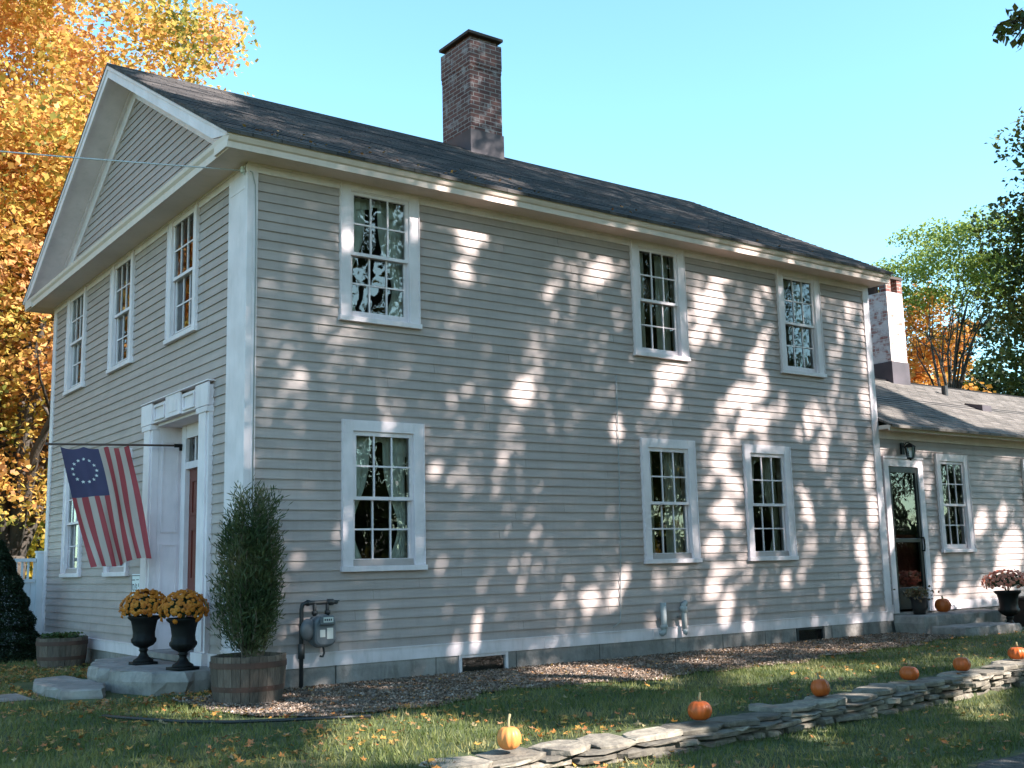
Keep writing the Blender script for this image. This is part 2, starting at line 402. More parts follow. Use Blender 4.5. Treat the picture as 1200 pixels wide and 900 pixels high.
M['turf'] = mat('lawn_soil_and_turf', (.035, .052, .016), .95, var=.35, scale=3, col2=(.08, .085, .03), bump=1, bscale=50)
struct(npmesh('ground', V, F, M['turf'], smooth=True))

BED = np.array([(-.72, -1.0), (-.55, -1.62), (-.08, -2.1), (.6, -2.25), (1.25, -2.05), (1.8, -1.86), (2.8, -1.88), (3.7, -2.02), (5.3, -1.85), (6.9, -1.66), (8.5, -1.5), (9.6, -1.3), (10.15, -.9)])
def bed_y(x): return np.interp(x, BED[:, 0], BED[:, 1])+.07*np.sin(x*5.1)+.05*np.sin(x*13.7+1)
def in_bed(x, y, m=0.): return (x > -.72) & (x < 10.2) & (y > bed_y(x)-m) & (y < .05)
def sheet(name, f_lo, f_hi, x0, x1, nx, ny, dz, m, bumpy=0.0):
    xs = np.linspace(x0, x1, nx); T = np.linspace(0, 1, ny)
    Xg = np.repeat(xs[None], ny, 0); lo = f_lo(xs); hi = f_hi(xs)
    Yg = lo[None]+(hi-lo)[None]*T[:, None]
    Zg = ground_z(Xg, Yg)+dz
    if bumpy: Zg = Zg+bumpy*rng.random(Zg.shape)*np.minimum(1, np.minimum(T, 1-T)[:, None]*8)
    I = np.arange(nx*ny).reshape(ny, nx)
    F = np.stack([I[:-1, :-1], I[:-1, 1:], I[1:, 1:], I[1:, :-1]], -1).reshape(-1, 4)
    return npmesh(name, np.stack([Xg, Yg, Zg], -1).reshape(-1, 3), F, m, smooth=True)
M['bed'] = mat('leaf_mould_and_gravel', (.09, .062, .046), .95, var=.3, scale=18, col2=(.20, .15, .12), bump=1, bscale=90)
struct(sheet('garden_bed', bed_y, lambda x: np.full_like(x, -.03), -.72, 10.15, 160, 26, .012, M['bed'], .012))
M['gravel'] = mat('dark_gravel', (.045, .04, .036), .95, var=.35, scale=24, col2=(.11, .098, .088), bump=1, bscale=120)
def drive_hi(x): return -6.30+.10*(x-2)+.06*np.sin(x*3.1)+.04*np.sin(x*9)
struct(sheet('driveway', lambda x: np.full_like(x, -9.3), drive_hi, .9, 14, 90, 20, .006, M['gravel']))
M['walk'] = mat('worn_stone_walk', (.14, .125, .12), .9, var=.3, scale=7, col2=(.20, .18, .165), bump=.8, bscale=30)
struct(sheet('path', lambda x: 1.05+.12*np.sin(x*2), lambda x: 1.75+.1*np.sin(x*3), -7, -1.62, 40, 8, .008, M['walk']))

# ------------------------------------------------------------------ house
L, W = 10.09, 7.5875
ZB0, ZB1 = .36, .485        # water table
EXP = .1016
house = thing('farmhouse', 'two-storey grey clapboard farmhouse with white trim and shingled gable roof', 'house')

def clap(mb, fn, u0, u1, z0, z1, openings=(), seed=0, clip=None):
    """lapped boards; fn(u, out, z) -> xyz"""
    rs = random.Random(seed)
    n = int(math.ceil((z1-z0)/EXP))
    for i in range(n):
        a = z0+i*EXP; b = min(a+EXP, z1); mid = (a+b)/2
        segs = [(u0, u1)] if clip is None else [clip(a, b)]
        for (o0, o1, q0, q1) in openings:
            if q0 < mid < q1:
                ns = []
                for (p, q) in segs:
                    if o1 <= p or o0 >= q: ns.append((p, q)); continue
                    if o0 > p: ns.append((p, o0))
                    if o1 < q: ns.append((o1, q))
                segs = ns
        for (p, q) in segs:
            if q-p < .02: continue
            cuts = [p]; x = p+rs.uniform(.5, 4.2)
            while x < q-.4: cuts.append(x); x += rs.uniform(2.2, 4.8)
            cuts.append(q)
            for k in range(len(cuts)-1):
                g = .0008 if k else 0; e = rs.uniform(0, .0022); dz = rs.uniform(-.0015, .0015)
                x0, x1 = cuts[k]+g, cuts[k+1]-(.0008 if k < len(cuts)-2 else 0)
                mb.add([fn(x0, .017+e, a+dz), fn(x1, .017+e, a+dz), fn(x1, .003, b+.004), fn(x0, .003, b+.004),
                        fn(x0, -.006, a+.004), fn(x1, -.006, a+.004)], [(0, 1, 2, 3), (4, 5, 1, 0)])
fl = lambda u, o, z: (u, -o, z)            # long wall, outward = -Y
fg = lambda u, o, z: (-o, u, z)            # gable wall, outward = -X
WINX = dict(lower=[1.5244, 5.6848, 7.5622], upper=[1.4968, 5.6577, 8.4593])
WZ_L, WZ_U, WZ_G, WZ_GL = 1.2794, 3.9012, 3.945, 1.285
CW, CH = .945, 1.57
OPU, OPZ0, OPZ1 = .40, .07, 1.50
def opening(u, z): return (u-OPU, u+OPU, z+OPZ0, z+OPZ1)
long_open = [opening(x, WZ_L) for x in WINX['lower']]+[opening(x, WZ_U) for x in WINX['upper']]
gab_open = [opening(y, WZ_G) for y in (1.8761, 4.1359, 6.3016)]+[opening(y, WZ_GL) for y in (4.02, 6.11)]
gab_open.append((1.10, 2.72, .3, 3.10))
FRZ0, FRZ1, SOF = 5.345, 5.435, 5.435
mb = MB(); clap(mb, fl, .0, L, ZB1, FRZ0+.03, long_open, 1); mb.build('side_wall', M['siding'], house)
mb = MB(); clap(mb, fg, .0, W, ZB1, FRZ0+.03, gab_open, 2); mb.build('front_wall', M['siding'], house)
# rear and right-hand walls
mb = MB(); clap(mb, lambda u, o, z: (u, W+o, z), 0, L, ZB1, 5.5, (), 3); mb.build('rear_wall', M['siding'], house)
RZ, RS = 7.93, .558         # ridge height, slope
EV = .42
YR = W/2
def roof_z(y): return RZ-RS*abs(y-YR)
mb = MB(); clap(mb, lambda u, o, z: (L+o, u, z), 0, W, ZB1, 7.6, (), 4,
                clip=lambda a, b: (0, W) if a < 5.45 else (max(0, YR-(RZ-.18-b)/RS), min(W, YR+(RZ-.18-b)/RS)))
mb.build('end_wall', M['siding'], house)
# tympanum
mb = MB()
def tclip(a, b):
    h = max(0.0, (RZ-.1-b)/RS); return (YR-h, YR+h)
clap(mb, fg, 0, W, 5.62, 7.74, (), 5, clip=tclip); mb.build('gable_panel', M['siding'], house)
# foundation
mb = MB()
x = 0
rs = random.Random(3)
cuts = [0.0]
while cuts[-1] < L-.9: cuts.append(cuts[-1]+rs.uniform(.8, 1.5))
cuts[-1] = L
BW = [(2.43, 3.10), (7.95, 8.55)]
for a, b in zip(cuts[:-1], cuts[1:]):
    ivs = [(a+.006, b-.006)]
    for (p, q) in BW:
        ns = []
        for (s0, s1) in ivs:
            if q <= s0 or p >= s1: ns.append((s0, s1)); continue
            if p > s0: ns.append((s0, p))
            if q < s1: ns.append((q, s1))
        ivs = ns
    for (s0, s1) in ivs:
        if s1-s0 > .03: mb.box(s0, s1, -.012-rs.uniform(0, .008), .25, -.2, ZB0+.01)
for p, q in BW: mb.box(p-.01, q+.01, .02, .25, -.2, .13); 
a = .012
while a < W-.05:
    b = min(W, a+rs.uniform(.8, 1.5)); mb.box(-.004-rs.uniform(0, .006), .25, a+.26 if a < .02 else a+.004, b-.004, -.2, ZB0+.01); a = b
mb.box(0, L, W-.25, W+.005, -.2, ZB0+.01); mb.box(L-.25, L+.005, .26, W-.26, -.2, ZB0+.01)
mb.build('foundation', M['concrete'], house, bevel=.004)
# water table, corner boards, friezes
mb = MB()
cuts = [.03, 3.6, 5.30, 8.2, L+.03]
for a, b in zip(cuts[:-1], cuts[1:]): mb.box(a+.001, b-.001, -.034, .01, ZB0, ZB1)
mb.box(-.03, L+.03, -.042, .0, ZB1, ZB1+.012)
mb.box(-.034, .01, .48, 1.08, ZB0, ZB1); mb.box(-.034, .01, 2.78, W+.03, ZB0, ZB1)
mb.box(-.042, 0, 2.78, W+.03, ZB1, ZB1+.012); mb.box(-.042, 0, .48, 1.08, ZB1, ZB1+.012)
mb.build('water_table', M['trim'], house)
mb = MB()
mb.box(-.045, .02, -.028, .46, ZB0-.03, FRZ0); mb.box(-.05, .0, .03, .40, 5.17, 5.20)
mb.box(-.051, .0, -.034, .465, ZB0-.031, ZB0+.17); mb.box(-.055, -.0, -.037, .475, ZB0+.17, ZB0+.19)
mb.box(.02, .075, -.028, .0, ZB0, FRZ0)
mb.build('corner_pilaster', M['trim'], house, bevel=.004)
mb = MB(); mb.box(L-.115, L+.028, -.030, .03, ZB0-.01, FRZ0); mb.build('corner_board', M['trim'], house, bevel=.003)
mb = MB(); mb.box(-.030, .03, W-.12, W+.028, ZB0-.01, FRZ0); mb.build('corner_board', M['trim'], house, bevel=.003)
mb = MB()
mb.box(-.05, L+.03, -.026, .0, FRZ0, SOF+.02); mb.box(-.05, L+.03, -.045, 0.0, SOF-.02, SOF+.019)
mb.box(-.026, .0, .0, W+.03, FRZ0, SOF+.02); mb.box(-.045, 0, .0, W+.03, SOF-.02, SOF+.019)
mb.build('frieze', M['trim'], house)
# cornice: soffit + crown mouldings (profile swept along the long eave, the gable and the far eave)
zeave = roof_z(-EV)          # top of roof edge
prof = [(.0, SOF), (.33, SOF+.0), (.335, SOF-.012), (.352, SOF-.012), (.355, SOF+.05), (.375, SOF+.062), (.398, SOF+.10), (.402, SOF+.135), (.0, SOF+.135)]
mb = MB()
XR0, XR1 = -.42, 10.25
def fr_(p, t): return p
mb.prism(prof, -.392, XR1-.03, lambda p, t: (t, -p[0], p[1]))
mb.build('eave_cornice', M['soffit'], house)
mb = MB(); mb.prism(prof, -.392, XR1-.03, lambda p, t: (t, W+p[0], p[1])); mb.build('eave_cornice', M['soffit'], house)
prg = [(.0, SOF+.002), (.345, SOF+.002), (.35, SOF-.012), (.365, SOF-.012), (.368, SOF+.06), (.392, SOF+.09), (.40, SOF+.13), (.30, SOF+.155), (.0, SOF+.19)]
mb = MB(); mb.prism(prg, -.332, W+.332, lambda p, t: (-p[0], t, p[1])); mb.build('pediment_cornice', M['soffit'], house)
# rake cornice on the front gable (and a plain one on the rear)
for (xa, xb, nm) in ((-.40, .0, 'rake_cornice'), (L, XR1-.02, 'rake_cornice')):
    mb = MB()
    for sgn in (-1, 1):
        def P(x, d, dn):   # d: distance from ridge along y, dn: depth below roof surface
            return (x, YR+sgn*d, RZ-RS*d-dn)
        dend = YR+EV-.025; dm = 3.76
        zend = SOF+.10
        for (x0, x1, d0, d1) in ((xa, xa+.03, .035, .20), (xa+.03, xb, .035, .17)) if xa < 0 else ((xb-.03, xb, .035, .2), (xa, xb-.03, .035, .17)):
            mb.hexa([P(x0, 0, d1), P(x1, 0, d1), P(x1, dm, d1), P(x0, dm, d1), P(x0, 0, d0), P(x1, 0, d0), P(x1, dm, d0), P(x0, dm, d0)])
            dfull = dend; dend = YR+.33 if abs(x1-x0) > .1 else dfull
            de = RZ-RS*dend-zend
            mb.hexa([P(x0, dm, d1), P(x1, dm, d1), P(x1, dend, de), P(x0, dend, de), P(x0, dm, d0), P(x1, dm, d0), P(x1, dend, d0), P(x0, dend, d0)])
            dend = dfull
        # crown strips standing proud
        if xa < 0:
            mb.hexa([P(xa-.012, 0, .09), P(xa, 0, .09), P(xa, dend, .062), P(xa-.012, dend, .062), P(xa-.018, 0, .036), P(xa, 0, .036), P(xa, dend, .036), P(xa-.018, dend, .036)])
            # rake frieze on the tympanum
            mb.hexa([P(-.035, 0, .40), P(-.0, 0, .40), P(-.0, dend-.55, .40), P(-.035, dend-.55, .40), P(-.035, 0, .17), P(-.0, 0, .17), P(-.0, dend-.45, .17), P(-.035, dend-.45, .17)])
            mb.hexa([P(-.07, 0, .215), P(-.035, 0, .215), P(-.035, dend-.45, .215), P(-.07, dend-.45, .215), P(-.07, 0, .171), P(-.035, 0, .171), P(-.035, dend-.45, .171), P(-.07, dend-.45, .171)])
    mb.build(nm, M['trim'], house)
# roof
roofs = bpy.data.objects.new('roof', None); 
mb = MB()
th = .032
for sgn in (-1, 1):
    n = 30
    ds = np.linspace(0, YR+EV, n+1)
    for i in range(n):
        d0, d1 = ds[i], ds[i+1]; jit = rs.uniform(0, .003)
        P = lambda x, d, up: (x, YR+sgn*d, RZ-RS*d+up)
        a = [P(XR0, d0, -.03), P(XR1, d0, -.03), P(XR1, d1, -.03), P(XR0, d1, -.03)]
        b = [P(XR0, d0, 0.002), P(XR1, d0, 0.002), P(XR1, d1, .009+jit), P(XR0, d1, .009+jit)]
        mb.add(a+b, [(4, 5, 6, 7) if sgn < 0 else (7, 6, 5, 4), (3, 2, 6, 7), (0, 3, 7, 4), (1, 2, 6, 5)]+([(0, 1, 2, 3)] if 1 else []))
roof = mb.build('roof', M['roof'], house)
# chimney
def chimney(name, x0, x1, y0, y1, zb, zt, brickm, parent, corbel, flash, cap):
    mb = MB(); mb.box(x0, x1, y0, y1, zb, zt)
    if corbel: 
        e = corbel
        mb.box(x0-e, x1+e, y0-e, y1+e, zt-.42, zt-.0); mb.box(x0-e*.5, x1+e*.5, y0-e*.5, y1+e*.5, zt-.49, zt-.42)
    c = mb.build(name, brickm, parent, bevel=.008)
    mb = MB(); e = .015
    mb.box(x0-e, x1+e, y0-e, y1+e, zb, flash); mb.build('flashing', M['lead'], c)
    mb = MB(); e = (corbel or 0)+.02
    mb.box(x0-e, x1+e, y0-e, y1+e, zt+cap[0], zt+cap[0]+cap[1]); mb.build('cap', M['cap'], c, bevel=.006)
    if cap[0] > 0:
        mb = MB()
        d = .16
        if corbel:
            mb.box(x0+.05, x1-.05, y0+.05, y1-.05, zt+.001, zt+cap[0]-.001); mb.build('flue', M['brick'], c)
        else:
            for (a, b) in ((x0, x0+d), (x1-d, x1)):
                for (p, q) in ((y0, y0+d), (y1-d, y1)):
                    mb = MB(); mb.box(a, b, p, q, zt+.001, zt+cap[0]-.001); mb.build('cap_pier', M['redbrick'], c)
            mb = MB(); mb.box((x0+x1)/2-.06, (x0+x1)/2+.06, (y0+y1)/2-.1, (y0+y1)/2+.1, zt+.001, zt+cap[0]-.001); mb.build('flue', M['cap'], c)
    return c
chimney('chimney', 5.05, 5.66, 3.38, 4.20, 7.2, 9.60, M['brick'], house, .012, 8.08, (.08, .05))

# windows ----------------------------------------------------------
def window_meshes():
    d = {}
    h = CW/2; t = .115
    mb = MB()
    # casing: u across, y outward negative; local frame: x=u, y=-outward, z from casing bottom
    mb.box(-h, -h+t, -.038, .004, .055, CH); mb.box(h-t, h, -.038, .004, .055, CH)
    mb.box(-h+t, h-t, -.036, .004, CH-.115, CH)
    mb.box(-h-.008, -h+.0, -.05, .0, .055, CH+.0); mb.box(h, h+.008, -.05, 0, .055, CH)
    # jamb lining
    for s in (-1, 1):
        a = s*(h-t); mb.box(min(a, a+s*.02), max(a, a+s*.02), .004, .13, .05, CH-.1)
        b = a-s*.012; mb.box(min(a, b), max(a, b), .0, .012, .06, CH-.115)
    mb.box(-h+t-.02, h-t+.02, .004, .13, CH-.115, CH-.095)
    d['casing'] = mb
    mb = MB(); mb.box(-h-.022, h+.022, -.062, .13, .0, .055); d['sill'] = mb
    o = h-t; st = .045
    def sash(z0, z1, y0, top, bot):
        mb = MB(); y1 = y0+.035
        mb.box(-o+.003, -o+st, y0, y1, z0, z1); mb.box(o-st, o-.003, y0, y1, z0, z1)
        mb.box(-o+st, o-st, y0, y1, z1-top, z1); mb.box(-o+st, o-st, y0, y1, z0, z0+bot)
        gx0, gx1, gz0, gz1 = -o+st, o-st, z0+bot, z1-top
        for k in (1, 2):
            x = gx0+(gx1-gx0)*k/3; mb.box(x-.009, x+.009, y0+.006, y1-.006, gz0, gz1)
        z = (gz0+gz1)/2
        xs = [gx0, gx0+(gx1-gx0)/3, gx0+(gx1-gx0)*2/3, gx1]
        for k in range(3): mb.box(xs[k]+(.009 if k else 0), xs[k+1]-(.009 if k < 2 else 0), y0+.006, y1-.006, z-.009, z+.009)
        g = MB(); zz = [gz0, z, gz1]
        for i in range(3):
            for j in range(2):
                ty = random.uniform(-.0009, .0009); tx = random.uniform(-.0009, .0009)
                y = (y0+y1)/2
                g.add([(xs[i], y-tx-ty, zz[j]), (xs[i+1], y+tx-ty, zz[j]), (xs[i+1], y+tx+ty, zz[j+1]), (xs[i], y-tx+ty, zz[j+1])], [(0, 1, 2, 3)])
        return mb, g
    mid = .055+(CH-.115-.055)/2
    d['su'], d['gu'] = sash(mid-.018, CH-.116, -.014, .045, .036)
    d['sl'], d['gl'] = sash(.056, mid+.018, .0225, .036, .075)
    return d
WD = window_meshes()
proto = {}
def curtain(seed, tied=True):
    rs = random.Random(seed); V = []; Fc = []
    for s in (-1, 1):
        nu, nv = 16, 22; b = len(V); zt, zb = CH-.12, .08
        for j in range(nv+1):
            q = j/nv; z = zt+(zb-zt)*q
            wd = .30*(1-.62*math.exp(-((q-.72)/.28)**2)) if tied else .27
            for i in range(nu+1):
                p = i/nu; x = s*(.375-wd*p)
                y = .17+.018*math.sin(p*PI*7+seed)+.008*math.sin(p*23+q*5)
                V.append((x, y, z))
        for j in range(nv):
            for i in range(nu):
                a = b+j*(nu+1)+i; Fc.append((a, a+1, a+nu+2, a+nu+1))
    if tied:   # valance
        b = len(V); nu = 40
        for j in range(5):
            for i in range(nu+1):
                p = i/nu; V.append((-.375+.75*p, .15+.015*math.sin(p*60), CH-.12-(j/4)*(.16+.07*math.cos(p*2*PI*1)+.02*math.sin(p*19))))
        for j in range(4):
            for i in range(nu): a = b+j*(nu+1)+i; Fc.append((a, a+1, a+nu+2, a+nu+1))
    m = MB(); m.v = V; m.f = Fc; m.m = [0]*len(Fc); return m
def make_window(parent, loc, rz, sx=1.0, curt=0):
    if 'w' not in proto:
        win = WD['casing'].build('window', M['trim'], None, bevel=.003)
        WD['sill'].build('sill', M['trim'], win, bevel=.004)
        WD['su'].build('sash', M['trim'], win); WD['sl'].build('sash', M['trim'], win)
        WD['gu'].build('pane', M['glass'], win); WD['gl'].build('pane', M['glass'], win)
        proto['w'] = win; root = win
    else:
        root = proto['w'].copy(); COL.objects.link(root)
        for ch in list(proto['w'].children):
            if ch.name.startswith('curtain'): continue
            c = ch.copy(); COL.objects.link(c); c.parent = root
    root.parent = parent; root.location = loc; root.rotation_euler = (0, 0, rz); root.scale = (sx, 1, 1)
    if curt:
        c = curtain(curt, tied=(curt % 2 == 1)).build('curtain', M['curtain'], root, smooth=True)
    return root
for i, x in enumerate(WINX['lower']): make_window(house, (x, 0, WZ_L), 0, (1.03, .985, .99)[i], (1, 4, 3)[i])
for i, x in enumerate(WINX['upper']): make_window(house, (x, 0, WZ_U), 0, (1.02, .99, .975)[i], (5, 2, 7)[i])
for i, y in enumerate((1.8761, 4.1359, 6.3016)): make_window(house, (0, y, WZ_G), -PI/2, 1, (0, 0, 2)[i])
for i, y in enumerate((4.02, 6.11)): make_window(house, (0, y, WZ_GL), -PI/2, .97, (9, 10)[i])
# room linings (dark plaster behind the windows, floors)
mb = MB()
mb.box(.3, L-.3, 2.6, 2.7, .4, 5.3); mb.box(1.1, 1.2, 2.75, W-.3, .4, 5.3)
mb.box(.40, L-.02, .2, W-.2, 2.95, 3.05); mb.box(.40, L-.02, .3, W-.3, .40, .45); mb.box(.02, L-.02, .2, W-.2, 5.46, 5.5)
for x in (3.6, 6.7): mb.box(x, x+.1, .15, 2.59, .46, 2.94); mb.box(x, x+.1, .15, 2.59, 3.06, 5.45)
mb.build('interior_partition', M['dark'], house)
# basement windows
def basement(x0, x1, z0, z1, lift):
    mb = MB()
    mb.box(x0, x0+.035, -.025, .02, z0, z1); mb.box(x1-.035, x1, -.025, .02, z0, z1); mb.box(x0+.036, x1-.036, -.022, .02, z1-.03, z1); mb.box(x0+.036, x1-.036, -.022, .02, z0, z0+.02)
    f = mb.build('basement_window', M['trim'] if lift else M['darkpipe'], house)
    g = MB(); g.add([(x0, .0, z0), (x1, .0, z0), (x1, .0, z1), (x0, .0, z1)], [(0, 1, 2, 3)]); g.build('pane', M['glass'], f)
    b = MB(); b.box(x0-.02, x1+.02, .12, .14, z0-.05, z1+.02); b.build('backing', M['dark'], f)
basement(2.44, 3.09, .15, .358, True); basement(7.96, 8.54, .15, .356, False)

# front door -------------------------------------------------------
DY0, DY1 = 1.17, 2.66       # clear opening of the recess
mb = MB()
for (a, b) in ((DY0-.30, DY0), (DY1, DY1+.31)):
    mb.box(-.06, .02, a, b, .50, 3.05); mb.box(-.078, -.06, a+.05, b-.05, .52, 2.98)
    mb.box(-.095, .02, a-.012, b+.012, .30, .50); mb.box(-.088, .0, a-.01, b+.01, 2.98, 3.04)
mb.box(-.065, .02, DY0-.30, DY1+.31, 3.051, 3.27)
for (a, b) in ((DY0-.33, DY0+.03), (DY1-.03, DY1+.34)): mb.box(-.09, -.065, a, b, 3.045, 3.29)
c0 = (DY0+DY1)/2; mb.box(-.088, -.065, c0-.24, c0+.24, 3.052, 3.30); mb.box(-.094, -.089, c0-.13, c0+.13, 3.10, 3.23)
for (a, b) in ((DY0+.09, c0-.30), (c0+.30, DY1-.09)):
    mb.box(-.085, -.066, a, b, 3.225, 3.245); mb.box(-.085, -.066, a, b, 3.075, 3.095)
    mb.box(-.085, -.066, a, a+.02, 3.096, 3.224); mb.box(-.085, -.066, b-.02, b, 3.096, 3.224)
mb.box(-.10, .0, DY0-.335, DY1+.345, 3.301, 3.315)
mb.build('door_surround', M['trim'], house, bevel=.004)
DX = .30
mb = MB()
mb.box(.021, DX, DY1-.001, DY1+.03, .45, 3.05); mb.box(.021, DX, DY0-.03, DY0+.001, .45, 3.05); mb.box(.0, DX, DY0, DY1, 3.02, 3.05)
for (z0, z1) in ((.75, 1.65), (1.78, 2.85)):
    for (p, q) in ((.06, .08), (.24, .26)): mb.box(p, q, DY1-.014, DY1-.0012, z0, z1)
    mb.box(.081, .239, DY1-.014, DY1-.0012, z0, z0+.02); mb.box(.081, .239, DY1-.014, DY1-.0012, z1-.02, z1)
mb.build('entry_reveal', M['trim'], house)
DC = (DY0+DY1)/2; DW = .46
mb = MB()
for s in (-1, 1):
    a, b = sorted((DC+s*DW, DC+s*(DW+.13))); mb.box(DX-.06, DX+.02, a, b, .45, 3.02)
    a, b = sorted((DC+s*(DW+.13), (DY0 if s < 0 else DY1))); mb.box(DX-.01, DX+.02, a, b, .45, 3.02)
mb.box(DX-.055, DX+.02, DC-DW, DC+DW, 2.50, 2.58); mb.box(DX-.055, DX+.02, DC-DW, DC+DW, 2.86, 3.02)
for k in (1, 2, 3): y = DC-DW+2*DW*k/4; mb.box(DX-.03, DX, y-.014, y+.014, 2.581, 2.859)
fr = mb.build('door_frame', M['trim'], house)
g = MB(); g.add([(DX-.015, DC+DW, 2.58), (DX-.015, DC-DW, 2.58), (DX-.015, DC-DW, 2.86), (DX-.015, DC+DW, 2.86)], [(0, 1, 2, 3)]); g.build('transom_pane', M['glass'], fr)
mb = MB(); mb.box(DX-.005, DX+.04, DC-DW+.002, DC+DW-.002, .46, 2.498)
for (z0, z1) in ((.60, 1.08), (1.22, 1.82), (1.96, 2.38)):
    for (a, b) in ((DC-DW+.10, DC-.05), (DC+.05, DC+DW-.10)):
        mb.box(DX-.018, DX-.006, a, b, z0, z0+.03); mb.box(DX-.018, DX-.006, a, b, z1-.03, z1)
        mb.box(DX-.018, DX-.006, a, a+.03, z0+.031, z1-.031); mb.box(DX-.018, DX-.006, b-.03, b, z0+.031, z1-.031)
        mb.box(DX-.013, DX-.006, a+.07, b-.07, z0+.07, z1-.07)
dr = mb.build('door', M['reddoor'], house)
mb = MB(); mb.lathe([(.012, -.05), (.012, -.02), (.03, -.01), (.032, .012), (.02, .028), (.001, .03)], n=12)
hd = mb.build('handle', M['brass'], dr, smooth=True); hd.rotation_euler = (0, -PI/2, 0); hd.location = (DX-.06, DC-DW+.07, 1.38)
mb = MB(); mb.box(-.10, DX+.02, DY0+.002, DY1-.002, .385, .45); mb.build('threshold', M['slab'], house, bevel=.006)
# cable on the side wall
mb = MB(); pts = [(4.845, -.030, 3.62), (4.842, -.032, 3.0), (4.83, -.03, 2.2), (4.80, -.032, 1.3), (4.77, -.032, .75), (4.74, -.045, .60), (4.64, -.03, .54)]
mb.tube(pts, .008, 6); mb.build('wall_cable', M['cable'], house, smooth=True)
mb = MB(); mb.box(5.27, 5.275, -.05, -.034, .37, .487); mb.box(5.28, 5.60, -.039, -.035, .365, .47); mb.build('water_table_patch', M['trim'], house)

# ------------------------------------------------------------------ kitchen wing
wing = thing('kitchen_wing', 'low single-storey clapboard wing joining the right end of the farmhouse', 'building wing', (0, 0, 0))
WY, WX1 = .06, 22.0
WD2 = 5.2
WEV, WRZ = .36, 4.66
WYR = 2.62; WRS = (WRZ-3.24)/(WYR+WEV-WY)
fw = lambda u, o, z: (u, WY-o, z)
DXL, DXR = 10.36, 11.12
wopen = [opening(12.06, 1.33), opening(14.62, 1.33), (DXL-.05, DXR+.05, .3, 2.68)]
mb = MB(); clap(mb, fw, L+.03, WX1, .58, 3.10, wopen, 11); mb.build('front_wall', M['siding'], wing)
mb = MB(); mb.box(L+.03, DXL-.12, WY-.03, WY+.01, .45, .58); mb.box(DXR+.12, WX1, WY-.03, WY+.01, .45, .58)
mb.box(L+.03, WX1, WY-.028, WY, 3.08, 3.20); mb.build('trim_board', M['trim'], wing)
mb = MB(); mb.box(L+.03, WX1, WY-.005, WY+.25, -.2, .46); mb.build('foundation', M['concrete'], wing)
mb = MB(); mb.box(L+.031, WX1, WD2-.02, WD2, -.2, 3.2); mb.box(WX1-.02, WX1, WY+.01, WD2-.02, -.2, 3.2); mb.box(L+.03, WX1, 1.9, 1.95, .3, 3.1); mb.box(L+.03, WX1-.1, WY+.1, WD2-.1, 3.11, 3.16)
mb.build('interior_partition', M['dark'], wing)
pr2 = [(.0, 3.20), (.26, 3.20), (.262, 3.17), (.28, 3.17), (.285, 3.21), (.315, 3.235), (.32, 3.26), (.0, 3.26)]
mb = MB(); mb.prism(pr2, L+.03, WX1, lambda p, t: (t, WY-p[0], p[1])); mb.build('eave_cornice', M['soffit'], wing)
mb = MB()
for sgn in (-1, 1):
    n = 24; ds = np.linspace(0, WYR+WEV-WY, n+1)
    for i in range(n):
        P = lambda x, d, up: (x, WYR+sgn*d, WRZ-WRS*d+up)
        d0, d1 = ds[i], ds[i+1]; j = rs.uniform(0, .003)
        a = [P(L+.03, d0, -.03), P(WX1, d0, -.03), P(WX1, d1, -.03), P(L+.03, d1, -.03)]
        b = [P(L+.03, d0, .002), P(WX1, d0, .002), P(WX1, d1, .009+j), P(L+.03, d1, .009+j)]
        mb.add(a+b, [(4, 5, 6, 7) if sgn < 0 else (7, 6, 5, 4), (3, 2, 6, 7), (0, 3, 7, 4), (1, 2, 6, 5), (0, 1, 2, 3)])
mb.box(L+.03, WX1, WYR-.05, WYR+.05, WRZ-.04, WRZ+.008)
mb.build('roof', M['roof2'], wing)
chimney('chimney', 14.18, 14.70, 2.46, 3.46, 4.2, 6.42, M['brickwhite'], wing, 0, 5.02, (.26, .06))
mb = MB(); mb.tube([(15.15, 2.0, 4.2), (15.15, 2.0, 4.54)], .06, 12); mb.tube([(15.15, 2.0, 4.25), (15.15, 2.0, 4.34)], [.14, .065], 12)
mb.build('vent_stack', M['darkpipe'], wing)
mb = MB(); mb.hexa([(14.82, 1.05, 3.86), (15.12, 1.05, 3.86), (15.12, 1.4, 3.95), (14.82, 1.4, 3.95), (14.82, 1.05, 4.02), (15.12, 1.05, 4.02), (15.12, 1.4, 4.1), (14.82, 1.4, 4.1)])
mb.build('roof_vent', M['lead'], wing)
make_window(wing, (12.06, WY, 1.33), 0, .93, 0); make_window(wing, (14.62, WY, 1.33), 0, .93, 0)
# wing door
mb = MB()
mb.box(DXL-.12, DXL, WY-.04, WY+.01, .45, 2.78); mb.box(DXR, DXR+.12, WY-.04, WY+.01, .45, 2.78); mb.box(DXL, DXR, WY-.038, WY+.01, 2.66, 2.78)
mb.box(DXL-.135, DXR+.135, WY-.055, WY, 2.781, 2.81)
mb.build('door_casing', M['trim'], wing)
mb = MB(); y0, y1 = WY-.02, WY+.02
mb.box(DXL+.003, DXL+.07, y0, y1, .5, 2.655); mb.box(DXR-.07, DXR-.003, y0, y1, .5, 2.655); mb.box(DXL+.071, DXR-.071, y0, y1, 2.57, 2.655); mb.box(DXL+.071, DXR-.071, y0, y1, .5, .82)
mb.box(DXL+.071, DXR-.071, y0, y1, 1.50, 1.56)
sd = mb.build('storm_door', M['blackpaint'], wing, bevel=.003)
g = MB(); g.add([(DXL+.07, WY, .82), (DXR-.07, WY, .82), (DXR-.07, WY, 2.57), (DXL+.07, WY, 2.57)], [(0, 1, 2, 3)]); g.build('pane', M['glass'], sd)
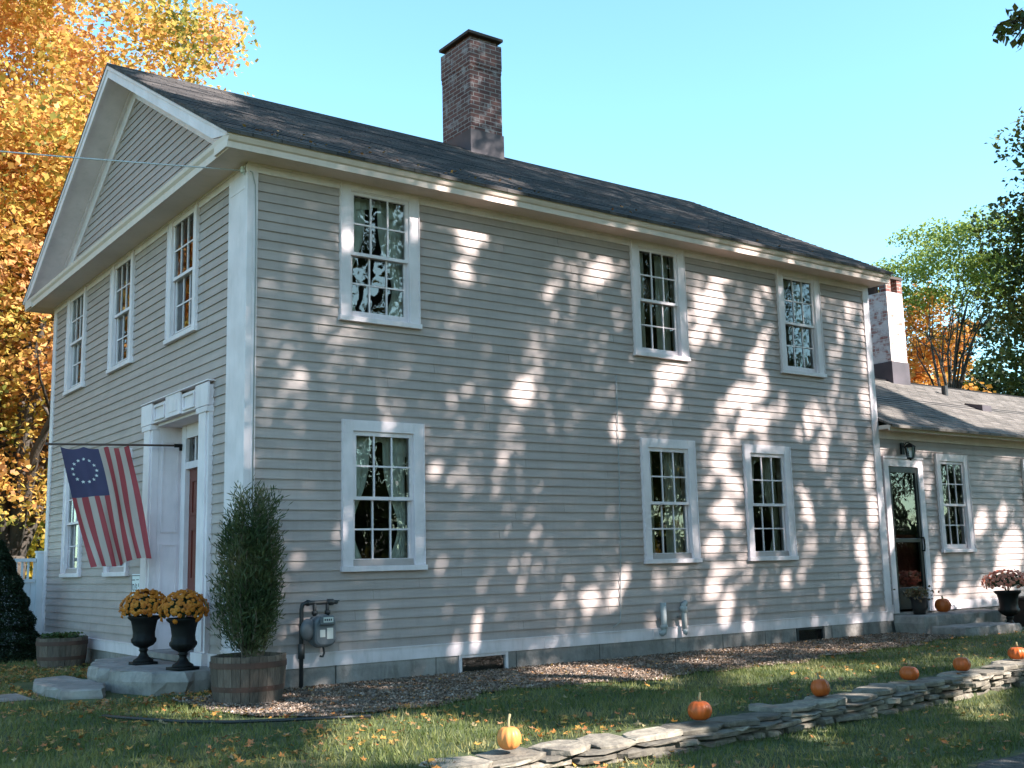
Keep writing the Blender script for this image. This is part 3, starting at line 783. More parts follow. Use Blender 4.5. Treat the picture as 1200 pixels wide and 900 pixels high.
mb = MB(); mb.tube([(DXR-.035, y0-.04, 1.36), (DXR-.035, y0-.05, 1.42), (DXR-.035, y0-.05, 1.52), (DXR-.035, y0-.04, 1.58)], .012, 8); mb.tube([(DXR-.035, y0, 1.37), (DXR-.035, y0-.045, 1.37)], .01, 8); mb.tube([(DXR-.035, y0, 1.57), (DXR-.035, y0-.045, 1.57)], .01, 8)
mb.build('handle', M['iron'], sd)
mb = MB(); mb.box(DXL, DXR, WY+.10, WY+.14, .5, 1.62); 
for z0, z1 in ((.9, 1.45),): mb.box(DXL+.12, DXR-.12, WY+.088, WY+.0995, z0, z1)
mb.build('inner_door', M['reddoor'], wing)
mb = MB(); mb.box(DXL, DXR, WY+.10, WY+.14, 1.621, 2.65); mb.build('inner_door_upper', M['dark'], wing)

# ------------------------------------------------------------------ stoops and steps
def slab(name, poly, z0, z1, label, cat='step', group=None, rough=.02, seed=0, mat_=None):
    rs = random.Random(seed); pts = []
    n = len(poly)
    for i in range(n):
        a, b = poly[i], poly[(i+1) % n]; k = max(2, int(math.dist(a, b)/.12))
        for j in range(k):
            t = j/k; pts.append((a[0]+(b[0]-a[0])*t+rs.uniform(-rough, rough), a[1]+(b[1]-a[1])*t+rs.uniform(-rough, rough)))
    mb = MB(); m = len(pts); cx = sum(p[0] for p in pts)/m; cy = sum(p[1] for p in pts)/m
    rings = []
    levels = [(z0, 1.0), (z0+(z1-z0)*.3, 1.02), (z0+(z1-z0)*.55, .985), (z0+(z1-z0)*.8, 1.015), (z1-.015, 1.0), (z1, .975), (z1+.004, .6)]
    for z, s in levels:
        rings.append([(cx+(p[0]-cx)*s+rs.uniform(-rough, rough)*.5, cy+(p[1]-cy)*s+rs.uniform(-rough, rough)*.5, z+rs.uniform(-.006, .006)) for p in pts])
    v = [p for r in rings for p in r]; f = []
    for i in range(len(levels)-1):
        for k in range(m): f.append((i*m+k, i*m+(k+1) % m, (i+1)*m+(k+1) % m, (i+1)*m+k))
    f.append(tuple((len(levels)-1)*m+k for k in range(m)))
    mb.add(v, f); o = mb.build(name, mat_ or M['slab'])
    return tag(o, label, cat, group)
slab('stone_stoop', rough=.035, poly=[(-.06, .55), (-.06, 2.95), (-.55, 2.9), (-.92, 1.85), (-.86, 1.0), (-.70, .55), (-.45, .42)], z0=-.1, z1=.375, label='broad grey stone doorstep under the red front door', cat='doorstep', seed=1)
slab('stone_step', [(-.92, 1.3), (-.98, 2.5), (-1.30, 2.45), (-1.50, 1.7), (-1.42, .9), (-1.1, .7)], -.1, .25, 'low flat stone step below the front doorstep', 'step', seed=2)
slab('stone_stoop', [(10.16, -.52), (12.2, -.60), (12.25, .0), (10.16, .0)], -.1, .43, 'raised flat stone doorstep at the black wing door', 'doorstep', seed=3)
slab('stone_step', [(10.05, -1.22), (11.4, -1.28), (11.45, -.72), (10.15, -.66)], -.1, .29, 'grey stone slab step below the wing doorstep', 'step', seed=4)

# ------------------------------------------------------------------ stone wall
def stone(mb, c, s, rz, rs):
    n = 10; rings = []
    prof = [(-.5, .86), (-.30, 1.0), (.25, 1.0), (.46, .93), (.5, .7)]
    ph = [rs.uniform(.78, 1.08) for _ in range(n)]; tx, ty = rs.uniform(-.05, .05), rs.uniform(-.06, .06)
    V = []
    for (z, k) in prof:
        for i in range(n):
            a = 2*PI*i/n; ca, sa = math.cos(a), math.sin(a)
            q = 1/max(abs(ca), abs(sa))**.8
            x = ca*q*.5*s[0]*k*ph[i]+rs.uniform(-.012, .012); y = sa*q*.5*s[1]*k*ph[i]+rs.uniform(-.008, .008)
            zz = z*s[2]+rs.uniform(-.004, .004)+x*tx*.5+y*ty
            V.append((c[0]+x*math.cos(rz)-y*math.sin(rz), c[1]+x*math.sin(rz)+y*math.cos(rz), c[2]+zz))
    Fc = [tuple(range(n-1, -1, -1)), tuple((len(prof)-1)*n+k for k in range(n))]
    for i in range(len(prof)-1):
        for k in range(n): Fc.append((i*n+k, i*n+(k+1) % n, (i+1)*n+(k+1) % n, (i+1)*n+k))
    mb.add(V, Fc)
wallt = thing('stone_wall', 'low dry-laid fieldstone retaining wall edging the upper lawn', 'stone wall')
rs = random.Random(21)
body = MB(); cap = MB()
TOPZ = .185
z = -.09
while z < TOPZ-.055:
    hh = rs.uniform(.044, .078); x = -.55+rs.uniform(0, .3)
    if z+hh > TOPZ-.04: hh = TOPZ-.045-z
    while x < 11.8:
        l = rs.choice((rs.uniform(.10, .22), rs.uniform(.2, .38), rs.uniform(.34, .56))); cx = x+l/2
        ang = math.atan2(wall_y(cx+.2)-wall_y(cx-.2), .4) if not 3.3 < cx < 3.7 else .05
        h2 = hh*rs.uniform(.72, 1.12)
        stone(body, (cx, wall_y(cx)+.06-rs.uniform(-.01, .07), z+hh*.5+rs.uniform(-.006, .006)), (l*1.0, .24, h2), ang+rs.uniform(-.12, .12), rs); x += l*rs.uniform(.94, 1.04)
    z += hh
x = -.75
while x < 11.9:
    l = rs.uniform(.18, .52); cx = x+l/2; ang = math.atan2(wall_y(cx+.2)-wall_y(cx-.2), .4) if not 3.3 < cx < 3.7 else .05
    h = rs.uniform(.034, .06); wd = rs.uniform(.30, .42)
    stone(cap, (cx, wall_y(cx)-.06+wd/2+rs.uniform(-.04, .04), TOPZ-.05+h/2+rs.uniform(-.004, .004)), (l*1.03, wd, h), ang+rs.uniform(-.14, .14), rs); x += l*rs.uniform(.93, 1.03)
body.build('wall_body', M['stone'], wallt); cap.build('capstones', M['stone'], wallt)

# ------------------------------------------------------------------ pumpkins
def pumpkin(loc, r, label, pale=False, stem=.6, tilt=(0, 0), squash=.86, grp='pumpkins set out along the stone wall', seed=0):
    rs = random.Random(seed)
    t = thing('pumpkin', label, 'pumpkin', loc, rs.uniform(0, 6), grp); t.rotation_euler[0] = tilt[0]; t.rotation_euler[1] = tilt[1]
    n = 48; m = 16; V = []; Fc = []
    for j in range(m+1):
        th = PI*j/m
        for i in range(n):
            a = 2*PI*i/n; rib = 1-.085*abs(math.cos(a*5.5))**3*math.sin(th)**.6
            rr = r*math.sin(th)**.85*rib*(1+.03*math.sin(a*2+seed)+.03*math.sin(a+seed*2.1)); z = r*squash*(1+math.cos(th))-r*.12*math.exp(-(math.sin(th)/.35)**2)*(1 if th < PI/2 else -1)
            V.append((rr*math.cos(a), rr*math.sin(a), z))
    for j in range(m):
        for i in range(n): Fc.append((j*n+i, (j+1)*n+i, (j+1)*n+(i+1) % n, j*n+(i+1) % n))
    b = MB(); b.add(V, Fc); b.build('rind', M['pumpkin_pale'] if pale else M['pumpkin'], t, smooth=True)
    h = r*1.66; s = MB(); k = r*stem
    pts = [(0, 0, h*.9), (0, 0, h+k*.3), (k*.25, 0, h+k*.7), (k*.75, .0, h+k*.95)] if stem > .8 else [(0, 0, h*.9), (0, 0, h+k*.5), (k*.15, 0, h+k)]
    s.tube(pts, [r*.2, r*.12, r*.10, r*.13][:len(pts)], 7); s.build('stem', M['stem'], t, smooth=True)
    return t
zc = TOPZ+.004
pumpkin((-.185, -4.57, zc), .078, 'pale orange pumpkin with long curled stem near left end of stone wall', True, 1.0, seed=1, squash=.95)
pumpkin((1.53, -4.51, zc), .084, 'orange pumpkin with short upright stem, second from left on stone wall', False, .7, seed=2, squash=.86)
pumpkin((3.18, -4.26, zc), .080, 'round orange pumpkin at the break in the stone wall', False, .75, (.0, .2), seed=3, squash=.95)
pumpkin((4.63, -4.07, zc), .088, 'squat orange pumpkin on the shaded middle stretch of stone wall', False, .35, (.1, 0), seed=4, squash=.78)
pumpkin((5.64, -3.96, zc), .080, 'orange pumpkin with dark stubby stem, second from right on stone wall', False, .45, (0, -.12), seed=5, squash=.9)
pumpkin((7.07, -3.70, zc), .094, 'orange pumpkin at the right edge of the photo on stone wall', False, .3, seed=6, squash=.74)
pumpkin((11.02, -.28, .436), .115, 'brownish orange pumpkin on the doorstep of the black wing door', False, .5, seed=7, grp=None, squash=.95)

# ------------------------------------------------------------------ urns with chrysanthemums
M['mum_leaf'] = leafmat('chrysanthemum_foliage', [(.018, .04, .012), (.035, .06, .02), (.05, .07, .03)], .2, 6)
M['mum_gold'] = leafmat('golden_chrysanthemum', [(.42, .10, .012), (.55, .17, .015), (.62, .24, .03)], .2, 9)
M['mum_pink'] = leafmat('coral_chrysanthemum', [(.60, .15, .10), (.75, .28, .20), (.72, .42, .28)], .3, 9)
def urn(loc, h, label, rz=0):
    t = thing('urn', label, 'urn', loc, rz, 'black cast iron urns of chrysanthemums')
    k = h/.50
    b = MB(); b.box(-.115*k, .115*k, -.115*k, .115*k, 0, .03*k)
    b.lathe([(.105*k, .03*k), (.10*k, .05*k), (.06*k, .075*k), (.035*k, .12*k), (.04*k, .14*k), (.052*k, .15*k), (.04*k, .16*k), (.05*k, .175*k)], n=20); b.build('pedestal', M['iron'], t, smooth=True)
    b = MB(); fl_ = lambda a, z: 1+.03*math.cos(a*10) if z < .33*k else 1
    b.lathe([(.05*k, .175*k), (.10*k, .20*k), (.128*k, .235*k), (.13*k, .262*k), (.115*k, .28*k), (.112*k, .33*k), (.122*k, .40*k), (.135*k, .45*k), (.165*k, .475*k), (.17*k, .495*k), (.15*k, .50*k), (.12*k, .46*k), (.01, .455*k)], n=40, wob=fl_); b.build('bowl', M['iron'], t, smooth=True)
    b = MB(); b.lathe([(.118*k, .458*k), (.06*k, .47*k), (.001, .475*k)], n=20, cap=False); b.build('soil', M['soil'], t)
    return t
def mum(loc, r, m, label, seed, nb=230, hz=.85):
    t = thing('chrysanthemum', label, 'flowers', loc, 0, 'potted chrysanthemums in black urns')
    st = MB(); rr = random.Random(seed)
    for _ in range(16):
        a = rr.uniform(0, 6.28); q = rr.uniform(.2, .8)*r; st.tube([(0, 0, 0), (q*.5*math.cos(a), q*.5*math.sin(a), r*.45), (q*math.cos(a), q*math.sin(a), r*.8)], .004, 4)
    st.build('stems', M['mum_leaf'], t)
    g = rng.random
    d = norm(rng.normal(size=(900, 3))); d[:, 2] = np.abs(d[:, 2])*1.1-.30
    P = d*(g((900, 1))**.4)*r*.95*np.array([1, 1, hz])+np.array([0, 0, r*.42])
    V, F = leaf_quads(P, .03+.015*g(900), .1); npmesh('foliage', V, F, M['mum_leaf'], t)
    # blossoms: pom-pom of petals each
    u = (np.arange(nb)+.5)/nb; th = np.arccos(1-u*1.25); ph = np.arange(nb)*2.39996+seed
    D = np.stack([np.sin(th)*np.cos(ph), np.sin(th)*np.sin(ph), np.cos(th)], 1)
    D = norm(D+rng.normal(size=D.shape)*.10)
    C = D*r*(.95+.1*g((nb, 1)))*np.array([1, 1, hz])+np.array([0, 0, r*.42])
    VV = []; FF = []; b = 0
    for c, n0 in zip(C, D):
        e1 = norm(np.cross(n0, [.3, .2, .9])); e2 = np.cross(n0, e1); R0 = .022+.01*rr.random()
        # domed disc of 9 petals in 2 whorls joined at the centre
        for wv, (rad, up) in enumerate(((1.0, .0), (.62, .45))):
            k = 9
            ring = [c+(e1*math.cos(2*PI*(i+.5*wv)/(2*k))+e2*math.sin(2*PI*(i+.5*wv)/(2*k)))*R0*rad*(1 if i % 2 == 0 else .72)+n0*R0*up*.6 for i in range(2*k)]
            cen = c+n0*R0*(up+.25)
            VV += [cen]+ring
            FF += [(b, b+1+i, b+1+(i+1) % (2*k)) for i in range(2*k)]; b += 2*k+1
    npmesh('blossoms', np.array(VV), np.array(FF), m, t)
    return t
urn((-.44, 1.60, .376), .50, 'black cast iron urn of orange flowers, farther one on the front doorstep')
urn((-.37, .62, .376), .50, 'black cast iron urn of orange flowers, nearer one by the red front door', .2)
mum((-.44, 1.60, .845), .235, M['mum_gold'], 'mound of orange chrysanthemums in the urn under the white plaque', 1)
mum((-.37, .62, .845), .225, M['mum_gold'], 'mound of orange chrysanthemums in the urn beside the red front door', 2)
urn((11.93, -.80, .155), .58, 'black urn of coral flowers beside the wing doorstep', .1)
mum((11.93, -.80, .70), .34, M['mum_pink'], 'mound of coral pink chrysanthemums in the urn beside the wing', 3, nb=230, hz=.6)
# dark planter box at the right edge
t = thing('planter_box', 'long black planter box at right edge beyond the coral flowers', 'planter', (12.75, -.62, .15))
b = MB(); b.box(-.36, .55, -.2, .2, 0, .42); b.box(-.39, .58, -.23, .23, .42, .46); b.build('box', M['planter'], t, bevel=.008)
b = MB(); b.box(-.34, .53, -.18, .18, .461, .465); b.build('soil', M['soil'], t)
# small planter at the wing door with dead stalks
t = thing('flower_pot', 'dark pot of withered stalks on the wing doorstep', 'flower pot', (10.50, -.22, .434))
b = MB(); b.lathe([(.085, 0), (.10, .12), (.115, .22), (.125, .23), (.125, .26), (.105, .26), (.10, .22), (.001, .22)], n=20); b.build('pot', M['planter'], t, smooth=True)
M['dry'] = leafmat('withered_leaf', [(.07, .04, .02), (.13, .08, .04), (.10, .10, .04)], .2, 8)
P = rng.normal(size=(170, 3))*np.array([.11, .09, .05])+np.array([0, 0, .31]); V, F = leaf_quads(P, .04+.03*rng.random(170), .1); npmesh('withered_leaves', V, F, M['dry'], t)

# ------------------------------------------------------------------ barrels and arborvitae
def barrel(loc, r, h, label, soil=True):
    t = thing('half_barrel', label, 'barrel planter', loc, 0, 'wooden half barrel planters')
    b = MB(); n = 26
    for i in range(n):
        a0, a1 = 2*PI*i/n+.006, 2*PI*(i+1)/n-.006; V = []
        jz = random.uniform(-.006, .004)
        for (q, z) in ((.89, 0), (.96, h*.35), (1.0, h*.75), (1.0, h+jz)):
            for (aa, rr) in ((a0, r*q), (a1, r*q), (a1, r*q-.025), (a0, r*q-.025)): V.append((rr*math.cos(aa), rr*math.sin(aa), z))
        F = []
        for j in range(3):
            for k in range(4): F.append((j*4+k, j*4+(k+1) % 4, j*4+4+(k+1) % 4, j*4+4+k))
        F.append((12, 13, 14, 15)); b.add(V, F)
    b.build('staves', M['barrel'], t)
    for z, wd in ((h*.28, .045), (h*.76, .05)):
        rr = lambda z: r*(.89+.11*min(1, z/(h*.75)))
        b = MB(); b.lathe([(rr(z)+.001, z), (rr(z)+.006, z), (rr(z+wd)+.006, z+wd), (rr(z+wd)+.001, z+wd)], n=52, cap=False); b.build('hoop', M['hoop'], t, smooth=False)
    b = MB(); b.lathe([(r*.97, h*.90), (r*.5, h*.92), (.001, h*.93)], n=26, cap=False); b.build('soil', M['soil'], t)
    return t
barrel((-.20, -.585, .15), .335, .42, 'weathered oak half barrel holding the tall arborvitae at the house corner')
barrel((-.40, 4.95, .15), .31, .38, 'weathered half barrel with low greenery beside the dark cone shrub')
M['arbor'] = leafmat('arborvitae_scales', [(.024, .042, .018), (.042, .065, .024), (.085, .092, .035), (.17, .13, .07)], .2, 2.4)
t = thing('arborvitae', 'tall arborvitae shrub growing in the corner half barrel', 'shrub', (-.20, -.585, .54))
b = MB()
P = []; Lx = []
rs = random.Random(5)
H = 1.50
stems = []
for k in range(34):
    a = rs.uniform(0, 6.28); q = .26*rs.random()**.6; top = H*(1-.12*(q/.26)**2)*rs.uniform(.66, 1.0) if k > 4 else H*rs.uniform(.92, 1.0)
    e = (q*math.cos(a), q*math.sin(a)*.95)
    pts = []
    for j in range(7):
        s = j/6; w_ = min(1, s*3.6)**.75; w_ = w_*(1-.14*max(0, s-.75)/.25)*rs.uniform(.9, 1.1)
        pts.append((e[0]*w_+.01*rs.uniform(-1, 1), e[1]*w_+.01*rs.uniform(-1, 1), top*s))
    b.tube(pts, [.012, .010, .008, .006, .005, .004, .002], 5)
    stems.append(pts)
    for s in np.linspace(.10, 1, 26):
        if rs.random() < (.6 if s < .2 else .34): continue
        i = min(5, int(s*6)); f = s*6-i; p0 = np.array(pts[i])*(1-f)+np.array(pts[i+1])*f
        n = rs.randint(20, 42)
        out = np.array([p0[0], p0[1], 0]); out = out/max(np.linalg.norm(out), .05)
        dd = rng.normal(size=(n, 3))*np.array([.04, .04, .06])+out*rng.random((n, 1))*.03
        P.append(p0+dd); Lx.append(np.tile(out, (n, 1)))
M['twig'] = mat('tan_twig_bark', (.15, .115, .085), .9, var=.3, scale=20)
for k in range(60):
    a = rs.uniform(0, 6.28); q = .25*rs.random()**.5; h0 = rs.uniform(.0, .5); h1 = h0+rs.uniform(.3, .8)
    b.tube([(q*.6*math.cos(a), q*.6*math.sin(a), h0), (q*.9*math.cos(a), q*.9*math.sin(a), (h0+h1)/2), (q*math.cos(a), q*math.sin(a), h1)], [.005, .004, .0015], 4)
b.build('stems', M['twig'], t)
P = np.concatenate(P); out = np.concatenate(Lx)
n = len(P)
# narrow upright sprays
tdir = norm(np.array([0, 0, .8])+out*.35+rng.normal(size=(n, 3))*.45); sd_ = norm(np.cross(tdir, rng.normal(size=(n, 3))))
ln = (.05+.05*rng.random((n, 1))); wd = .0035+.0035*rng.random((n, 1))
V = np.stack([P, P+tdir*ln*.6+sd_*wd, P+tdir*ln, P+tdir*ln*.6-sd_*wd], 1).reshape(-1, 3)
npmesh('foliage', V, np.arange(n*4).reshape(n, 4), M['arbor'], t)
# low greenery in the second barrel
M['weed'] = leafmat('low_green_leaf', [(.03, .06, .015), (.06, .09, .03), (.10, .12, .04)], .3, 5)
t = thing('groundcover_plant', 'low green plant filling the left half barrel', 'plant', (-.40, 4.95, .51))
P = np.stack([rng.normal(size=500)*.15, rng.normal(size=500)*.15, .01+.06*rng.random(500)], 1); P = P[np.hypot(P[:, 0], P[:, 1]) < .28]
V, F = leaf_quads(P, .03+.02*rng.random(len(P)), .2); npmesh('leaves', V, F, M['weed'], t)
# dark cone yew
M['yew'] = leafmat('dark_yew_needles', [(.008, .016, .008), (.012, .024, .010), (.02, .034, .014)], .15, 3)
t = thing('cone_shrub', 'dark cone-shaped evergreen shrub at the left edge', 'shrub', (-.82, 6.75, .12))
b = MB(); b.tube([(0, 0, 0), (0, 0, 1.5)], [.06, .015], 8); b.build('trunk', M['bark'], t)
zz = rng.random(34000)**1.5; rad = .66*(1-zz)**.75*(.55+.45*rng.random(34000)**.35)*(1+.07*np.sin(zz*40)); aa = rng.random(34000)*6.283
P = np.stack([rad*np.cos(aa), rad*np.sin(aa), zz*1.70], 1)
V, F = leaf_quads(P, .035+.03*rng.random(len(P)), .2, aspect=.35); npmesh('foliage', V, F, M['yew'], t)

# ------------------------------------------------------------------ gas meter
t = thing('gas_meter', 'grey gas meter with dark riser pipe on the side wall', 'gas meter', (0, 0, 0))
b = MB(); py = -.16
b.tube([(.52, py, .02), (.52, py, .93), (.53, py, .975), (.56, py, .99), (.80, py, .99), (.84, py, .99)], .021, 10)
b.tube([(.52, py, .46), (.52, py, .60)], .033, 10); b.tube([(.575, py, .99), (.60, py, .99)], .03, 10); b.tube([(.80, py, .99), (.86, py, .99)], .032, 10)
b.tube([(.66, py, .99), (.66, py, .86)], .019, 10); b.tube([(.66, py, .91), (.66, py, .875)], .03, 8)
b.tube([(.80, py, .99), (.80, py, .86)], .019, 10); b.tube([(.80, py, .91), (.80, py, .875)], .03, 8)
b.tube([(.84, py, .99), (.90, py, .985), (.90, .0, .985)], .017, 8); b.tube([(.86, py, 1.0), (.93, py, 1.0)], .007, 6)
b.build('pipe', M['darkpipe'], t, smooth=True)
b = MB()   # body: rounded box via profile in xz
def rrect(w_, h_, r, n=6):
    pts = []
    for (cx, cz, a0) in ((w_/2-r, h_/2-r, 0), (-w_/2+r, h_/2-r, PI/2), (-w_/2+r, -h_/2+r, PI), (w_/2-r, -h_/2+r, 1.5*PI)):
        for i in range(n+1): a = a0+PI/2*i/n; pts.append((cx+r*math.cos(a), cz+r*math.sin(a)))
    return pts
cx, cz = .735, .715
secs = [(-.10, .84), (-.085, .97), (-.02, 1.0), (-.012, 1.06), (.0, 1.06), (.008, 1.0), (.075, .97), (.09, .84)]
base = rrect(.235, .30, .08)
V = []; n = len(base)
for (y, k) in secs: V += [(cx+p[0]*k, py+y, cz+p[1]*k) for p in base]
F = [tuple(range(n)), tuple((len(secs)-1)*n+i for i in range(n-1, -1, -1))]
for j in range(len(secs)-1):
    for i in range(n): F.append((j*n+i, j*n+n+i, j*n+n+(i+1) % n, j*n+(i+1) % n))
b.add(V, F); b.build('body', M['greymetal'], t)
b = MB(); b.box(cx-.075, cx+.075, py-.135, py-.102, .775, .865); b.build('dial_housing', M['greymetal'], t, bevel=.01)
b = MB(); b.box(cx-.045, cx+.06, py-.1385, py-.1355, .80, .85); b.build('dial', M['label'], t)
b = MB()
for k in range(4): b.box(cx-.035+k*.022, cx-.023+k*.022, py-.1405, py-.139, .815, .835)
b.build('dial_mark', M['ink'], t)
b = MB(); b.box(cx-.065, cx-.01, py-.1045, py-.1005, .66, .73); b.box(cx+.01, cx+.075, py-.1045, py-.1005, .64, .745); b.build('label_plate', M['label'], t)
b = MB(); b.lathe([(.001, -.05), (.05, -.05), (.055, -.035), (.085, -.03), (.105, -.012), (.108, .0), (.105, .012), (.085, .03), (.05, .05), (.001, .055)], n=28)
rg = b.build('regulator', M['greymetal'], t, smooth=True); rg.location = (.575, py-.03, .735); rg.rotation_euler = (PI/2, 0, .5)
b = MB(); b.tube([(cx+.02, py, .56), (cx+.02, py-.02, .50), (cx+.0, py-.03, .47), (cx-.03, py-.03, .475)], .011, 7); b.build('drip_pipe', M['darkpipe'], t, smooth=True)

# vent pipes on the side wall
def ventpipe(x, z0, z1, label, cap_):
    t = thing('vent_pipe', label, 'vent pipe', (x, -.075, 0), 0, 'grey vent pipes on the side wall')
    b = MB()
    if cap_: b.tube([(.05, .06, z1-.03), (.05, -.0, z1-.02), (.03, -.02, z1+.0), (0, -.02, z1-.03), (0, -.02, z0)], .034, 12); b.tube([(.0, -.02, z1-.12), (.0, -.02, z1-.05)], .043, 12); b.tube([(-.05, -.02, z1-.075), (.0, -.02, z1-.075)], .034, 10); b.tube([(0, -.02, z0+.02), (0, -.03, z0-.01), (.02, -.05, z0-.02)], .036, 10)
    else: b.tube([(0, 0, z1), (0, 0, z0+.04), (-.01, 0, z0+.01), (-.05, 0, z0)], .038, 12); b.tube([(-.0, 0, z0+.06), (-.0, 0, z0+.10)], .046, 12); b.tube([(-.03, .0, z0+.005), (-.03, .06, z0+.005)], .03, 8)
    b.build('pipe', M['galv'], t, smooth=True)
    b = MB(); b.box(-.055, .055, .03, .052, (z0+z1)/2-.012, (z0+z1)/2+.012); b.build('strap', M['steel'], t)
ventpipe(5.43, .43, .80, 'grey open-topped vent pipe, left of the pair by the water table', False)
ventpipe(5.76, .44, .79, 'grey hooked vent pipe, right of the pair by the water table', True)

# plaque
t = thing('plaque', 'small white house plaque on the front wall behind the flowers', 'plaque', (-.022, 3.17, 1.16))
b = MB(); b.box(-.02, 0, -.17, .17, -.14, .15); b.build('board', M['white'], t, bevel=.01)
b = MB()
b.box(-.0225, -.0202, -.155, -.145, -.125, .135); b.box(-.0225, -.0202, .145, .155, -.125, .135); b.box(-.0225, -.0202, -.144, .144, .127, .135)
b.build('border', M['ink'], t)
b = MB()
for (y0_, z0_, w_, h_) in ((.115, -.04, .012, .075), (.085, -.045, .035, .012), (.085, .02, .03, .012), (.06, -.03, .012, .05), (.02, -.045, .03, .014), (.0, -.02, .012, .06), (-.03, .015, .03, .012), (-.04, -.04, .012, .045), (-.085, -.045, .034, .013), (-.10, .0, .013, .04), (.09, .075, .12, .01), (-.06, .078, .09, .009)):
    b.box(-.0222, -.0202, y0_-w_/2, y0_+w_/2, z0_, z0_+h_)
b.build('worn_marks', M['ink'], t)

# service wire on the front corner
t = thing('service_wire', 'thin pale overhead wire running left from the house corner', 'wire', (0, 0, 0))
b = MB(); a0 = np.array([-.06, .03, 5.36]); a1 = np.array([-19., 9.8, 7.9])
pts = []
for k in range(25):
    s = k/24; p = a0*(1-s)+a1*s; p[2] -= 1.6*s*(1-s); pts.append(tuple(p))
b.tube(pts, .0075, 6); b.build('wire', M['wire'], t, smooth=True)
b = MB(); b.lathe([(.018, -.03), (.028, -.02), (.028, .0), (.018, .01), (.028, .02), (.028, .035), (.012, .045)], (-.07, .03, 5.36), 12); b.tube([(-.07, .03, 5.33), (-.03, .03, 5.31)], .008, 6); b.build('insulator', M['label'], t, smooth=True)
b = MB(); b.tube([(-.03, -.0, 5.36), (-.0, -.05, 5.33), (.035, -.045, 5.2), (.05, -.04, 4.6), (.05, -.037, 1.3)], .0065, 6); b.build('drop_cable', M['cable'], t, smooth=True)

# hose
b = MB(); pts = [(-1.6, -1.02), (-1.42, -1.35), (-1.2, -1.72), (-.95, -2.05), (-.65, -2.3), (-.3, -2.48), (-.05, -2.58)]
pts = [(x, y, float(ground_z(x, y))+.012+.018) for x, y in pts]
b.tube(pts, .013, 8); tag(b.build('garden_hose', M['hose'], smooth=True), 'thin black hose curving across the lawn before the half barrel', 'hose')

# wall lantern
t = thing('wall_lantern', 'black wall lantern above the wing door', 'lantern', (10.74, -.0, 2.93))
b = MB(); b.box(-.035, .035, .0, .03, -.08, .10); b.tube([(0, 0, .03), (0, -.05, .09), (0, -.11, .10), (0, -.12, .07)], .008, 6); b.build('bracket', M['iron'], t)
b = MB(); b.lathe([(.001, .09), (.03, .075), (.085, .03), (.085, .02)], (0, -.12, 0), 6, cap=False); b.lathe([(.085, .02), (.06, .02)], (0, -.12, 0), 6, cap=False)
for k in range(6):
    a = 2*PI*k/6; b.tube([(.075*math.cos(a), -.12+.075*math.sin(a), .02), (.05*math.cos(a), -.12+.05*math.sin(a), -.14)], .006, 5)
b.lathe([(.055, -.14), (.055, -.155), (.02, -.17), (.001, -.19)], (0, -.12, 0), 6); b.build('cage', M['iron'], t)
b = MB(); b.lathe([(.068, .015), (.046, -.135)], (0, -.12, 0), 6, cap=False); b.build('lantern_glass', M['glass'], t)

# flag -------------------------------------------------------------
t = thing('flag', 'thirteen-star striped flag hanging from a pole at the front door', 'flag', (.22, 2.50, 2.79))
O = np.array([.22, 2.50, 2.79])
b = MB(); b.tube([(0.02, 0, 0), (-.7, 0, -.02), (-1.48, 0, -.045)], .0125, 10); b.lathe([(.001, 0), (.02, .008), (.024, .02), (.016, .034), (.001, .04)], (-1.49, 0, -.065), 10); b.build('pole', M['pole'], t, smooth=True)
b = MB(); b.tube([(.05, 0, -.0), (-.07, 0, -.004)], .022, 10); b.box(.03, .045, -.03, .03, -.07, .05); b.box(-.01, .03, -.012, .012, -.06, -.0); b.build('bracket', M['iron'], t)
TL, TR, BR, BL = [np.array(p)-O for p in ((-1.13, 2.50, 2.725), (-.375, 2.50, 2.772), (-.10, 2.50, 1.49), (-.75, 2.50, 1.375))]
def cloth(a, c, off=0):
    p = (TL*(1-a)+TR*a)*(1-c)+(BL*(1-a)+BR*a)*c
    g_ = .25+.75*min(1, c*2); y = .05*math.sin(a*8.5+c*2.2)*g_+.06*math.sin(c*3.6+a*1.6)*c+.026*math.sin(a*19-c*4+1)*g_+.012*math.sin(a*33+c*7)*c
    dx = .018*math.sin(c*5)*a
    sag = (-.03*abs(math.sin(a*PI*3))**.8-.01*math.sin(a*PI))*(1-c)**3+.02*math.sin(a*9+1)*c**4
    return p+np.array([dx, y+off, sag])
NA, NC = 52, 48
V = [tuple(cloth(i/NA, j/NC)) for j in range(NC+1) for i in range(NA+1)]
F = []; MI = []
for j in range(NC):
    for i in range(NA):
        k = j*(NA+1)+i; F.append((k, k+1, k+NA+2, k+NA+1))
        stripe = i//4; blue = (stripe < 7) and (j < .40*NC)
        MI.append(2 if blue else (stripe % 2))
b = MB(); b.v = V; b.f = F; b.m = MI
for k in range(13):
    an = 2*PI*k/13; ca = .27+.165*math.cos(an); cc = .195+.098*math.sin(an)
    for off in (-.004, .004):
        pts = []
        for q in range(10):
            r = .021 if q % 2 == 0 else .009; th = 2*PI*q/10-PI/2
            pts.append(tuple(cloth(ca+r/.755*math.cos(th), cc+r/1.33*math.sin(th), off)))
        c0_ = tuple(cloth(ca, cc, off*1.1)); b.add([c0_]+pts, [(0, 1+q, 1+(q+1) % 10) for q in range(10)], 3)
